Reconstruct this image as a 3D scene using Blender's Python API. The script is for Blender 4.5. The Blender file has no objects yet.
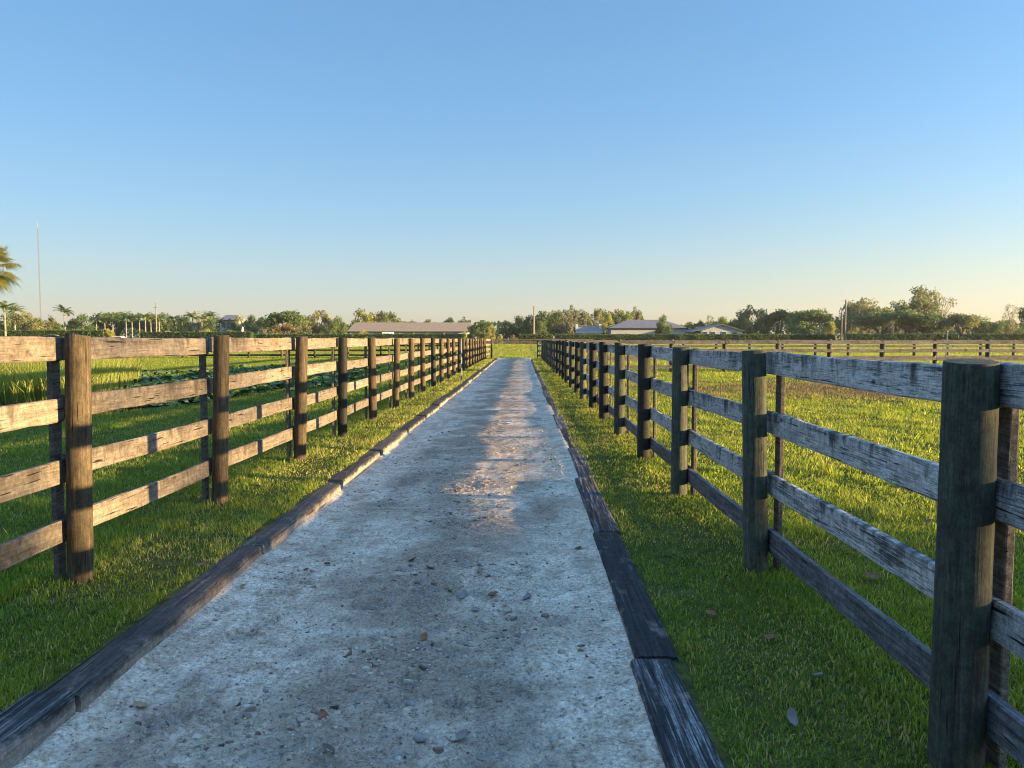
import bpy, math, random
import numpy as np
from mathutils import Vector, Matrix

scene = bpy.context.scene
COL = scene.collection
R = math.radians
rng = np.random.default_rng(7)
random.seed(7)

# ------------------------------------------------------------------ camera
CAM_H = 1.53
PITCH = R(3.34)
FPX = 770.0
VPX = 522.0
cam_d = bpy.data.cameras.new("camera")
cam_d.sensor_width = 36.0
cam_d.lens = 36.0 * FPX / 1024.0
cam_d.clip_start = 0.05
cam_d.clip_end = 6000
cam = bpy.data.objects.new("camera", cam_d)
COL.objects.link(cam)
cam.location = (0, 0, CAM_H)
cam.rotation_euler = (R(90) - PITCH, 0, R(0.744))
scene.camera = cam

# ------------------------------------------------------------------ light
SUN_AZ = R(-11.0)      # angle from +X, towards -Y
SUN_EL = R(5.5)
sun_dir = Vector((math.cos(SUN_AZ) * math.cos(SUN_EL), math.sin(SUN_AZ) * math.cos(SUN_EL), math.sin(SUN_EL)))
sl = bpy.data.lights.new("sun", "SUN")
sl.energy = 5.0
sl.angle = R(0.5)
sl.color = (1.0, 0.70, 0.33)
so = bpy.data.objects.new("sun", sl)
COL.objects.link(so)
so.rotation_euler = sun_dir.to_track_quat('Z', 'Y').to_euler()
so.location = (30, -10, 20)

world = bpy.data.worlds.new("World")
scene.world = world
world.use_nodes = True
wn = world.node_tree
for n in list(wn.nodes):
    wn.nodes.remove(n)
sky = wn.nodes.new("ShaderNodeTexSky")
sky.sky_type = 'NISHITA'
sky.sun_disc = False
sky.sun_elevation = SUN_EL
sky.sun_rotation = R(90) - SUN_AZ
sky.altitude = 0
sky.air_density = 1.2
sky.dust_density = 0.3
sky.ozone_density = 5.0
bg = wn.nodes.new("ShaderNodeBackground")
bg.inputs[1].default_value = 0.118
wo = wn.nodes.new("ShaderNodeOutputWorld")
gm = wn.nodes.new("ShaderNodeGamma")
gm.inputs[1].default_value = 0.7
wn.links.new(sky.outputs[0], gm.inputs[0])
tn = wn.nodes.new("ShaderNodeMix"); tn.data_type = 'RGBA'; tn.blend_type = 'MULTIPLY'
tn.inputs[0].default_value = 1.0
tcw = wn.nodes.new("ShaderNodeTexCoord"); sxw = wn.nodes.new("ShaderNodeSeparateXYZ"); wn.links.new(tcw.outputs["Generated"], sxw.inputs[0])
mrw = wn.nodes.new("ShaderNodeMapRange"); mrw.interpolation_type = 'SMOOTHSTEP'; wn.links.new(sxw.outputs[2], mrw.inputs[0])
mrw.inputs[1].default_value = 0.0; mrw.inputs[2].default_value = 0.36
tmw = wn.nodes.new("ShaderNodeMix"); tmw.data_type = 'RGBA'; wn.links.new(mrw.outputs[0], tmw.inputs[0])
lw = wn.nodes.new("ShaderNodeMapRange"); lw.interpolation_type = 'SMOOTHSTEP'; wn.links.new(sxw.outputs[2], lw.inputs[0])
lw.inputs[1].default_value = 0.0; lw.inputs[2].default_value = 0.10
lwm = wn.nodes.new("ShaderNodeMix"); lwm.data_type = 'RGBA'; wn.links.new(lw.outputs[0], lwm.inputs[0])
lwm.inputs[6].default_value = (1.04, 0.98, 1.12, 1); lwm.inputs[7].default_value = (1.24, 0.985, 0.965, 1)
wn.links.new(lwm.outputs[2], tmw.inputs[6]); tmw.inputs[7].default_value = (1.02, 0.925, 0.955, 1)
hz1 = wn.nodes.new("ShaderNodeMapRange"); hz1.interpolation_type = 'SMOOTHSTEP'; wn.links.new(sxw.outputs[0], hz1.inputs[0])
hz1.inputs[1].default_value = -0.25; hz1.inputs[2].default_value = 0.75
hz2 = wn.nodes.new("ShaderNodeMapRange"); hz2.interpolation_type = 'SMOOTHSTEP'; wn.links.new(sxw.outputs[2], hz2.inputs[0])
hz2.inputs[1].default_value = 0.30; hz2.inputs[2].default_value = 0.02
hzm = wn.nodes.new("ShaderNodeMath"); hzm.operation = 'MULTIPLY'; wn.links.new(hz1.outputs[0], hzm.inputs[0]); wn.links.new(hz2.outputs[0], hzm.inputs[1])
hzc = wn.nodes.new("ShaderNodeMix"); hzc.data_type = 'RGBA'; hzc.blend_type = 'MULTIPLY'; wn.links.new(hzm.outputs[0], hzc.inputs[0])
wn.links.new(tmw.outputs[2], hzc.inputs[6]); hzc.inputs[7].default_value = (1.11, 1.0, 0.86, 1)
wn.links.new(hzc.outputs[2], tn.inputs[7])
wn.links.new(gm.outputs[0], tn.inputs[6])
# the air is hazier and brighter towards the sun side; overhead is brightened as added fill light
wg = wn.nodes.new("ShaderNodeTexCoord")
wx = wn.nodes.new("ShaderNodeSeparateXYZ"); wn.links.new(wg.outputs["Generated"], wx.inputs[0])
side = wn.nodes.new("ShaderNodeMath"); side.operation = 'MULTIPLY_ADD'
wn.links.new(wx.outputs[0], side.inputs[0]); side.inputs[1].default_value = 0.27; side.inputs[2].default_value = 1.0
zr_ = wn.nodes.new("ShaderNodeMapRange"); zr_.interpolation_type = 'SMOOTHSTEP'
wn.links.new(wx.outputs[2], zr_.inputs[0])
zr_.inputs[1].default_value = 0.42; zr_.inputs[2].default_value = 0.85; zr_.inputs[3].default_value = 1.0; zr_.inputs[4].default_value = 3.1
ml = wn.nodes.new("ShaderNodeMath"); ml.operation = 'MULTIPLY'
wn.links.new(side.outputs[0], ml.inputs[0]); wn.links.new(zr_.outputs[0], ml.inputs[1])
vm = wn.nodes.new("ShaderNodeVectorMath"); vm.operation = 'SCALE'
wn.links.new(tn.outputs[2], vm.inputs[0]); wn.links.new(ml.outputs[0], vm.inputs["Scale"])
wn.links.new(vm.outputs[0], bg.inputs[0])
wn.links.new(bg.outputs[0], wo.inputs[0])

scene.view_settings.view_transform = 'Standard'
scene.view_settings.look = 'None'
scene.view_settings.exposure = 2.30
scene.view_settings.gamma = 1.0
scene.view_settings.use_curve_mapping = False
scene.render.engine = 'CYCLES'
scene.cycles.max_bounces = 6
scene.cycles.filter_width = 1.05
scene.cycles.transparent_max_bounces = 4

# ------------------------------------------------------------------ helpers
def link(o, parent=None):
    COL.objects.link(o)
    if parent is not None:
        o.parent = parent
    return o

def mesh_np(name, V, quads=None, tris=None, smooth=False, attr=None):
    """build a mesh from numpy arrays (n,3), (q,4), (t,3)"""
    me = bpy.data.meshes.new(name)
    V = np.asarray(V, dtype=np.float32)
    q = np.zeros((0, 4), np.int32) if quads is None else np.asarray(quads, np.int32).reshape(-1, 4)
    t = np.zeros((0, 3), np.int32) if tris is None else np.asarray(tris, np.int32).reshape(-1, 3)
    me.vertices.add(len(V))
    me.vertices.foreach_set("co", V.ravel())
    nl = q.size + t.size
    me.loops.add(nl)
    me.loops.foreach_set("vertex_index", np.concatenate([q.ravel(), t.ravel()]).astype(np.int32))
    npoly = len(q) + len(t)
    me.polygons.add(npoly)
    starts = np.concatenate([np.arange(len(q)) * 4, q.size + np.arange(len(t)) * 3]).astype(np.int32)
    totals = np.concatenate([np.full(len(q), 4), np.full(len(t), 3)]).astype(np.int32)
    me.polygons.foreach_set("loop_start", starts)
    me.polygons.foreach_set("loop_total", totals)
    me.polygons.foreach_set("use_smooth", np.full(npoly, smooth, dtype=bool))
    if attr is not None:
        a = me.attributes.new("tint", 'FLOAT', 'POINT')
        a.data.foreach_set("value", np.asarray(attr, np.float32))
    me.update(calc_edges=True)
    me.validate()
    return me

def mesh_py(name, V, F, smooth=False):
    me = bpy.data.meshes.new(name)
    me.from_pydata([tuple(v) for v in V], [], [tuple(f) for f in F])
    if smooth:
        me.polygons.foreach_set("use_smooth", np.full(len(me.polygons), True))
    me.update()
    return me

def obj(name, me, mat=None, parent=None, loc=(0, 0, 0), rot=(0, 0, 0)):
    o = bpy.data.objects.new(name, me)
    if mat is not None and len(me.materials) == 0:
        me.materials.append(mat)
    elif mat is not None and me.materials[0] is not mat:
        o.material_slots[0].link = 'OBJECT'
        o.material_slots[0].material = mat
    link(o, parent)
    o.location = loc
    o.rotation_euler = rot
    return o

def empty(name, loc=(0, 0, 0), rz=0.0):
    o = bpy.data.objects.new(name, None)
    o.empty_display_size = 0.3
    link(o)
    o.location = loc
    o.rotation_euler = (0, 0, rz)
    return o

def tag(o, label, cat, group=None, kind=None):
    if label:
        o["label"] = label
    if cat:
        o["category"] = cat
    if group:
        o["group"] = group
    if kind:
        o["kind"] = kind
    return o

ORD = ("nearest second third fourth fifth sixth seventh eighth ninth tenth eleventh twelfth thirteenth fourteenth fifteenth "
       "sixteenth seventeenth eighteenth nineteenth twentieth twenty-first twenty-second twenty-third twenty-fourth "
       "twenty-fifth twenty-sixth twenty-seventh twenty-eighth").split()

def sstep(a, b, x):
    t = np.clip((np.asarray(x, float) - a) / (b - a), 0, 1)
    return t * t * (3 - 2 * t)

def terr(y):
    """the far pasture rises very gently"""
    return float(0.5 * sstep(68, 150, y))

def px_ground(px, py, h=0.0):
    """where a sight line meets the level at height h: used once to survey positions"""
    t = (py - 384.0) / FPX
    s, c = math.sin(PITCH), math.cos(PITCH)
    H = CAM_H - h
    y = H * (c - t * s) / (t * c + s)
    zc = y * c + H * s
    return ((px - VPX) / FPX * zc, y)

def px_x(px, y):
    return (px - VPX) / FPX * y

def px_top(py, y):
    return CAM_H + (339.0 - py) / FPX * y

# value noise
def _h(ix, iy, seed):
    n = (ix.astype(np.int64) * 374761393 + iy.astype(np.int64) * 668265263 + seed * 974711) & 0x7fffffff
    n = ((n ^ (n >> 13)) * 1274126177) & 0x7fffffff
    return ((n ^ (n >> 16)) & 0xffff) / 65535.0

def vnoise(x, y, seed=0):
    x = np.asarray(x, float); y = np.asarray(y, float)
    ix = np.floor(x); iy = np.floor(y)
    fx = x - ix; fy = y - iy
    fx = fx * fx * (3 - 2 * fx); fy = fy * fy * (3 - 2 * fy)
    a = _h(ix, iy, seed); b = _h(ix + 1, iy, seed); c = _h(ix, iy + 1, seed); d = _h(ix + 1, iy + 1, seed)
    return (a * (1 - fx) + b * fx) * (1 - fy) + (c * (1 - fx) + d * fx) * fy

def fbm(x, y, seed=0, oct=4):
    s = 0; a = 0.5; t = 0
    for i in range(oct):
        s = s + a * vnoise(x * 2 ** i, y * 2 ** i, seed + i * 17); t += a; a *= 0.5
    return s / t

# ------------------------------------------------------------------ materials
class Mat:
    def __init__(self, name):
        self.m = bpy.data.materials.new(name)
        self.m.use_nodes = True
        self.nt = self.m.node_tree
        self.p = self.nt.nodes["Principled BSDF"]
        self.out = self.nt.nodes["Material Output"]
        self.p.inputs["Roughness"].default_value = 0.85
        if "Specular IOR Level" in self.p.inputs:
            self.p.inputs["Specular IOR Level"].default_value = 0.25
    def n(self, t, **kw):
        nd = self.nt.nodes.new(t)
        for k, v in kw.items():
            setattr(nd, k, v)
        return nd
    def l(self, a, b):
        self.nt.links.new(a, b)
    def coords(self, scale=(1, 1, 1), random_offset=True, kind="Object"):
        tc = self.n("ShaderNodeTexCoord")
        src = tc.outputs[kind]
        if random_offset:
            oi = self.n("ShaderNodeObjectInfo")
            mu = self.n("ShaderNodeMath", operation='MULTIPLY'); mu.inputs[1].default_value = 91.7
            self.l(oi.outputs["Random"], mu.inputs[0])
            cb = self.n("ShaderNodeCombineXYZ")
            for i in range(3):
                self.l(mu.outputs[0], cb.inputs[i])
            ad = self.n("ShaderNodeVectorMath", operation='ADD')
            self.l(src, ad.inputs[0]); self.l(cb.outputs[0], ad.inputs[1])
            src = ad.outputs[0]
        mp = self.n("ShaderNodeMapping"); mp.inputs["Scale"].default_value = scale
        self.l(src, mp.inputs["Vector"])
        return mp.outputs[0]
    def noise(self, vec, scale=1.0, detail=4.0, rough=0.6, dist=0.0):
        nd = self.n("ShaderNodeTexNoise")
        nd.inputs["Scale"].default_value = scale
        nd.inputs["Detail"].default_value = detail
        nd.inputs["Roughness"].default_value = rough
        nd.inputs["Distortion"].default_value = dist
        if vec is not None:
            self.l(vec, nd.inputs["Vector"])
        return nd.outputs["Fac"]
    def ramp(self, fac, stops):
        r = self.n("ShaderNodeValToRGB")
        e = r.color_ramp.elements
        while len(e) < len(stops):
            e.new(0.5)
        for el, (p, c) in zip(e, stops):
            el.position = p
            el.color = (c, c, c, 1) if isinstance(c, (int, float)) else (*c, 1)
        self.l(fac, r.inputs[0])
        return r.outputs[0]
    def mix(self, fac, a, b, blend='MIX'):
        m = self.n("ShaderNodeMix", data_type='RGBA', blend_type=blend)
        for sock, v in ((m.inputs[0], fac), (m.inputs[6], a), (m.inputs[7], b)):
            if isinstance(v, (int, float)):
                sock.default_value = v
            elif isinstance(v, tuple):
                sock.default_value = (*v, 1)
            else:
                self.l(v, sock)
        return m.outputs[2]
    def math(self, op, a, b=None):
        m = self.n("ShaderNodeMath", operation=op)
        for i, v in enumerate((a, b)):
            if v is None:
                continue
            if isinstance(v, (int, float)):
                m.inputs[i].default_value = v
            else:
                self.l(v, m.inputs[i])
        return m.outputs[0]
    def bump(self, h, strength=0.5, dist=0.01):
        b = self.n("ShaderNodeBump")
        b.inputs["Strength"].default_value = strength
        b.inputs["Distance"].default_value = dist
        self.l(h, b.inputs["Height"])
        self.l(b.outputs[0], self.p.inputs["Normal"])
    def col(self, c):
        if isinstance(c, tuple):
            self.p.inputs["Base Color"].default_value = (*c, 1)
        else:
            self.l(c, self.p.inputs["Base Color"])

def wood(name, stops, axis='Y', stain=(0.02, 0.018, 0.015), stain_amt=0.6, green=None, bump=0.6, across=38.0, along=1.7, paint=None, drip=None, dust=False):
    M = Mat(name)
    sc = {'Y': (across, along, across), 'Z': (across, across, along)}[axis]
    v = M.coords(sc)
    g1 = M.noise(v, 1.0, 5, 0.65, 0.6)
    g2 = M.noise(v, 4.5, 4, 0.7, 0.3)
    g = M.math('ADD', M.math('MULTIPLY', g1, 0.6), M.math('MULTIPLY', g2, 0.4))
    c = M.ramp(g, stops)
    bv = M.coords((3.0, 1.6, 3.0) if axis == 'Y' else (9.0, 9.0, 3.5))
    st = M.noise(bv, 1.3, 5, 0.65)
    if paint:
        pv = M.coords((20.0, 1.3, 34.0))
        pn = M.noise(pv, 1.2, 7, 0.72, 0.4)
        pm = M.math('ADD', M.math('MULTIPLY', pn, 0.50), M.math('MULTIPLY', g2, 0.52))
        pm = M.math('ADD', pm, M.math('MULTIPLY', M.math('SUBTRACT', st, 0.5), 0.55))
        mask = M.ramp(pm, [(paint[1] - 0.03, 0.0), (paint[1] + 0.09, 1.0)])
        pc = M.ramp(g2, [(0.3, paint[0][0]), (0.7, paint[0][1])])
        c = M.mix(mask, c, pc)
    sm = M.ramp(st, [(0.50, 0.0), (0.72, 1.0)])
    c = M.mix(M.math('MULTIPLY', sm, stain_amt), c, stain)
    if green:
        gm = M.ramp(M.noise(bv, 2.1, 4, 0.6), [(0.45, 0.0), (0.7, 1.0)])
        c = M.mix(M.math('MULTIPLY', gm, 0.7), c, green)
    if dust:      # blown sand clinging to the lower faces
        tcs = M.n("ShaderNodeTexCoord"); sxs = M.n("ShaderNodeSeparateXYZ"); M.l(tcs.outputs["Object"], sxs.inputs[0])
        dn = M.noise(M.coords((9.0, 4.0, 9.0)), 1.0, 5, 0.7)
        dz = M.math('ADD', dn, M.math('MULTIPLY', M.math('SUBTRACT', sxs.outputs[2], 0.070), -5.5))
        c = M.mix(M.math('MULTIPLY', M.ramp(dz, [(0.36, 0.0), (0.62, 1.0)]), 0.8), c, (0.34, 0.285, 0.225))
    if drip:
        dv = M.coords((1.0, 11.0, 2.2))
        dn = M.noise(dv, 1.0, 5, 0.7)
        dn2 = M.noise(dv, 0.23, 3, 0.6)
        tc = M.n("ShaderNodeTexCoord"); sx = M.n("ShaderNodeSeparateXYZ"); M.l(tc.outputs["Object"], sx.inputs[0])
        top = M.math('MULTIPLY', sx.outputs[2], drip[2])
        dd = M.math('ADD', M.math('ADD', M.math('MULTIPLY', dn, 0.6), M.math('MULTIPLY', dn2, 0.45)), top)
        c = M.mix(M.math('MULTIPLY', M.ramp(dd, [(0.56, 0.0), (0.68, 1.0)]), drip[1]), c, drip[0])
        vor = M.n("ShaderNodeTexVoronoi"); vor.inputs["Scale"].default_value = 1.0     # knots
        M.l(M.coords((0.01, 2.3, 5.0)), vor.inputs["Vector"])
        kn = M.ramp(vor.outputs["Distance"], [(0.035, 1.0), (0.075, 0.0)])
        c = M.mix(M.math('MULTIPLY', kn, 0.85), c, (drip[0][0] * 0.6, drip[0][1] * 0.6, drip[0][2] * 0.6))
    oi = M.n("ShaderNodeObjectInfo")
    tone = M.ramp(oi.outputs["Random"], [(0.0, (0.72, 0.72, 0.72)), (1.0, (1.12, 1.1, 1.06))])
    c = M.mix(1.0, c, tone, 'MULTIPLY')
    iso = M.coords((1, 1, 1))
    sp1 = M.ramp(M.noise(iso, 26.0, 5, 0.7), [(0.34, 0.62), (0.5, 1.0), (0.64, 1.32)])
    c = M.mix(0.85, c, sp1, 'MULTIPLY')
    sp3 = M.ramp(M.noise(iso, 110.0, 3, 0.7), [(0.34, 0.7), (0.5, 1.0), (0.66, 1.28)])
    c = M.mix(0.8, c, sp3, 'MULTIPLY')
    # cracks
    cr = M.ramp(M.noise(v, 1.7, 2, 0.5, 0.2), [(0.29, 0.0), (0.35, 1.0)])
    c = M.mix(cr, (0.012, 0.011, 0.010), c)
    hh = M.math('ADD', M.math('MULTIPLY', g, 0.6), M.math('MULTIPLY', cr, 0.6))
    M.col(c)
    M.bump(hh, bump, 0.012)
    M.p.inputs["Roughness"].default_value = 0.88
    return M.m

M_rail_l = wood("weathered_rail", [(0.30, (0.06, 0.044, 0.028)), (0.45, (0.140, 0.114, 0.086)), (0.64, (0.225, 0.192, 0.152))], stain_amt=0.6, stain=(0.062, 0.045, 0.03), bump=0.5, drip=((0.055, 0.042, 0.030), 0.8, 0.9))
M_rail_r = wood("peeling_rail", [(0.30, (0.03, 0.03, 0.03)), (0.52, (0.12, 0.118, 0.116)), (0.7, (0.24, 0.235, 0.23))],
                stain_amt=0.45, bump=0.5, paint=(((0.34, 0.33, 0.31), (0.58, 0.565, 0.535)), 0.42), drip=((0.020, 0.020, 0.021), 0.85, 1.15))
M_rail_rl = wood("dark_grey_rail", [(0.30, (0.022, 0.021, 0.021)), (0.5, (0.11, 0.108, 0.11)), (0.7, (0.27, 0.27, 0.28))], stain_amt=0.5, bump=0.5)
M_rail_far = wood("old_board", [(0.30, (0.05, 0.047, 0.043)), (0.5, (0.16, 0.148, 0.13)), (0.7, (0.29, 0.27, 0.24))], stain_amt=0.6, bump=0.3, drip=((0.03, 0.028, 0.026), 0.8, 0.5))
M_post_l = wood("round_post_brown", [(0.30, (0.028, 0.021, 0.013)), (0.5, (0.085, 0.062, 0.036)), (0.7, (0.17, 0.125, 0.072))], axis='Z', green=(0.038, 0.038, 0.022), stain_amt=0.55, across=42, along=2.4)
M_post_d = wood("round_post_dark", [(0.30, (0.012, 0.012, 0.011)), (0.5, (0.028, 0.028, 0.022)), (0.7, (0.05, 0.048, 0.036))], axis='Z', green=(0.02, 0.026, 0.017), across=42, along=2.4)
M_post_r = wood("round_post_green", [(0.30, (0.022, 0.024, 0.018)), (0.5, (0.070, 0.074, 0.053)), (0.7, (0.15, 0.142, 0.10))], axis='Z', green=(0.042, 0.062, 0.044), stain_amt=0.5, across=42, along=2.4)
M_batten = wood("batten_board", [(0.30, (0.04, 0.032, 0.024)), (0.5, (0.14, 0.115, 0.085)), (0.7, (0.26, 0.22, 0.17))], axis='Z', stain_amt=0.6)
M_sleeper = wood("sleeper_dark", [(0.36, (0.010, 0.010, 0.011)), (0.50, (0.034, 0.034, 0.035)), (0.60, (0.23, 0.23, 0.23))], stain_amt=0.5, bump=1.0, across=46, along=1.3, dust=True)
M_sleeper_b = wood("sleeper_brown", [(0.36, (0.010, 0.0095, 0.0095)), (0.57, (0.036, 0.033, 0.031)), (0.70, (0.125, 0.115, 0.108))], stain_amt=0.6, bump=1.0, across=46, along=1.3, dust=True)
M_sleeper_l = wood("sleeper_worn", [(0.34, (0.02, 0.018, 0.017)), (0.56, (0.085, 0.072, 0.06)), (0.74, (0.30, 0.26, 0.21))], stain_amt=0.5, bump=1.0, across=46, along=1.3, dust=True)

def turf_nodes(M, base_ramp, fac):
    """colour of the turf from where it stands: green, yellowing, and bare brown patches in the right paddock"""
    tc = M.n("ShaderNodeNewGeometry")
    pos = tc.outputs["Position"]
    n1 = M.noise(pos, 0.35, 4, 0.6)
    n2 = M.noise(pos, 2.3, 3, 0.6)
    c = M.ramp(fac, base_ramp)
    dry = M.ramp(n1, [(0.42, 0.0), (0.68, 1.0)])
    c = M.mix(M.math('MULTIPLY', dry, 0.30), c, (0.175, 0.150, 0.045))
    clover = M.ramp(n2, [(0.5, 0.0), (0.7, 1.0)])
    c = M.mix(M.math('MULTIPLY', clover, 0.35), c, (0.05, 0.085, 0.018))
    # worn patch in the right paddock
    mp = M.n("ShaderNodeMapping")
    mp.inputs["Location"].default_value = (-11.0 / 8.5, -23.5 / 5.0, 0)
    mp.inputs["Scale"].default_value = (1 / 8.5, 1 / 5.0, 0)
    M.l(pos, mp.inputs["Vector"])
    ln = M.n("ShaderNodeVectorMath", operation='LENGTH'); M.l(mp.outputs[0], ln.inputs[0])
    d = M.math('ADD', ln.outputs["Value"], M.math('MULTIPLY', M.math('SUBTRACT', M.noise(pos, 0.7, 5, 0.65), 0.5), 2.4))
    worn = M.ramp(d, [(0.55, 1.0), (1.05, 0.0)])
    c = M.mix(M.math('MULTIPLY', worn, 0.85), c, (0.135, 0.095, 0.055))
    return c

def grass_mat(name, ramp, trans=0.48):
    M = Mat(name)
    at = M.n("ShaderNodeAttribute", attribute_name="tint")
    c = turf_nodes(M, ramp, at.outputs["Fac"])
    M.col(c)
    M.p.inputs["Roughness"].default_value = 0.6
    tr = M.n("ShaderNodeBsdfTranslucent")
    M.l(M.mix(1.0, c, (1.85, 1.85, 1.0), 'MULTIPLY'), tr.inputs["Color"])
    mx = M.n("ShaderNodeMixShader"); mx.inputs[0].default_value = trans
    M.l(M.p.outputs[0], mx.inputs[1]); M.l(tr.outputs[0], mx.inputs[2])
    M.l(mx.outputs[0], M.out.inputs[0])
    return M.m

M_grass = grass_mat("grass_blades", [(0.0, (0.065, 0.100, 0.015)), (0.5, (0.165, 0.225, 0.028)), (0.85, (0.28, 0.315, 0.042)), (1.0, (0.46, 0.38, 0.16))])
M_reed = grass_mat("reed_blades", [(0.0, (0.08, 0.12, 0.016)), (0.6, (0.20, 0.24, 0.04)), (1.0, (0.34, 0.30, 0.11))])

def ground_mat():
    M = Mat("turf_soil")
    tc = M.n("ShaderNodeNewGeometry")
    f = M.noise(tc.outputs["Position"], 9.0, 5, 0.7)
    c = turf_nodes(M, [(0.3, (0.040, 0.042, 0.016)), (0.5, (0.095, 0.095, 0.030)), (0.72, (0.19, 0.17, 0.055))], f)
    M.col(c)
    M.bump(M.noise(tc.outputs["Position"], 14.0, 4, 0.7), 1.0, 0.08)
    M.p.inputs["Roughness"].default_value = 1.0
    M.p.inputs["Specular IOR Level"].default_value = 0.0
    return M.m
M_ground = ground_mat()

def leaf_mat(name, a, b, trans=0.42):
    M = Mat(name)
    a = tuple(x * 1.35 for x in a); b = tuple(x * 1.35 for x in b)
    at = M.n("ShaderNodeAttribute", attribute_name="tint")
    oi = M.n("ShaderNodeObjectInfo")
    c = M.ramp(at.outputs["Fac"], [(0.0, a), (1.0, b)])
    tone = M.ramp(oi.outputs["Random"], [(0.0, (0.8, 0.82, 0.85)), (0.5, (1, 1, 1)), (1.0, (1.2, 1.08, 0.85))])
    c = M.mix(1.0, c, tone, 'MULTIPLY')
    M.col(c)
    M.p.inputs["Roughness"].default_value = 0.55
    tr = M.n("ShaderNodeBsdfTranslucent"); M.l(c, tr.inputs["Color"])
    mx = M.n("ShaderNodeMixShader"); mx.inputs[0].default_value = trans
    M.l(M.p.outputs[0], mx.inputs[1]); M.l(tr.outputs[0], mx.inputs[2])
    M.l(mx.outputs[0], M.out.inputs[0])
    return M.m

M_leaf_dark = leaf_mat("foliage_dark", (0.026, 0.055, 0.018), (0.090, 0.135, 0.038))
M_leaf_mid = leaf_mat("foliage_mid", (0.045, 0.080, 0.022), (0.150, 0.190, 0.050))
M_leaf_yel = leaf_mat("foliage_yellow", (0.123, 0.149, 0.032), (0.333, 0.298, 0.061))
M_leaf_brn = leaf_mat("foliage_olive", (0.060, 0.076, 0.030), (0.175, 0.180, 0.070))
M_leaf_pale = leaf_mat("foliage_pale", (0.080, 0.095, 0.045), (0.220, 0.215, 0.100))
M_leaf_red = leaf_mat("foliage_rust", (0.080, 0.075, 0.028), (0.210, 0.160, 0.065))
M_leaf_palm = leaf_mat("palm_frond", (0.052, 0.088, 0.025), (0.193, 0.210, 0.052))
M_leaf_sabal = leaf_mat("fan_leaf", (0.045, 0.062, 0.012), (0.125, 0.125, 0.025))
M_leaf_pad = leaf_mat("pond_leaf", (0.022, 0.055, 0.016), (0.085, 0.135, 0.040), 0.2)
M_leaf_hedge = leaf_mat("hedge_leaf", (0.032, 0.061, 0.018), (0.105, 0.161, 0.038))
M_leaf_lime = leaf_mat("lime_leaf", (0.14, 0.19, 0.05), (0.30, 0.34, 0.12))

def plain(name, c, rough=0.8, var=0.25, scale=3.0, bump=0.2, metal=0.0):
    M = Mat(name)
    v = M.coords((1, 1, 1))
    f = M.noise(v, scale, 5, 0.65)
    lo = tuple(x * (1 - var) for x in c); hi = tuple(min(1, x * (1 + var)) for x in c)
    M.col(M.ramp(f, [(0.3, lo), (0.7, hi)]))
    M.p.inputs["Roughness"].default_value = rough
    M.p.inputs["Metallic"].default_value = metal
    if bump:
        M.bump(M.noise(v, scale * 8, 3, 0.6), bump, 0.01)
    return M.m

M_bark = plain("bark", (0.13, 0.105, 0.08), 0.95, 0.4, 6, 0.6)
M_bark_pale = plain("palm_trunk", (0.21, 0.19, 0.16), 0.9, 0.25, 4, 0.3)
M_shaft = plain("palm_shaft", (0.10, 0.14, 0.04), 0.5, 0.2, 2, 0)
M_concrete = plain("pole_concrete", (0.20, 0.18, 0.155), 0.9, 0.15, 2, 0.2)
M_steel = plain("grey_steel", (0.30, 0.31, 0.32), 0.5, 0.15, 4, 0.1, 0.3)
M_pipe = plain("grey_pipe", (0.20, 0.20, 0.17), 0.6, 0.25, 5, 0.1)
M_roof_brown = plain("roof_brown", (0.27, 0.20, 0.13), 0.9, 0.18, 2, 0.3)
M_roof_grey = plain("roof_grey", (0.15, 0.145, 0.15), 0.9, 0.2, 2, 0.3)
M_roof_pink = plain("roof_pink", (0.22, 0.175, 0.15), 0.9, 0.12, 2, 0.3)
M_wall_white = plain("wall_white", (0.36, 0.37, 0.38), 0.85, 0.08, 1, 0.05)
M_wall_pale = plain("wall_pale_green", (0.42, 0.46, 0.43), 0.85, 0.1, 1, 0.05)
M_wall_peach = plain("wall_peach", (0.45, 0.34, 0.23), 0.85, 0.08, 1, 0.05)
M_trim = plain("trim_white", (0.50, 0.50, 0.49), 0.6, 0.05, 1, 0)
M_dark = plain("dark_opening", (0.025, 0.025, 0.028), 0.5, 0.2, 1, 0)
M_glass = plain("window_glass", (0.04, 0.05, 0.06), 0.1, 0.2, 1, 0)
M_car = plain("white_car_paint", (0.72, 0.72, 0.72), 0.3, 0.03, 1, 0)
M_tyre = plain("tyre_rubber", (0.02, 0.02, 0.02), 0.8, 0.2, 3, 0)

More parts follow.
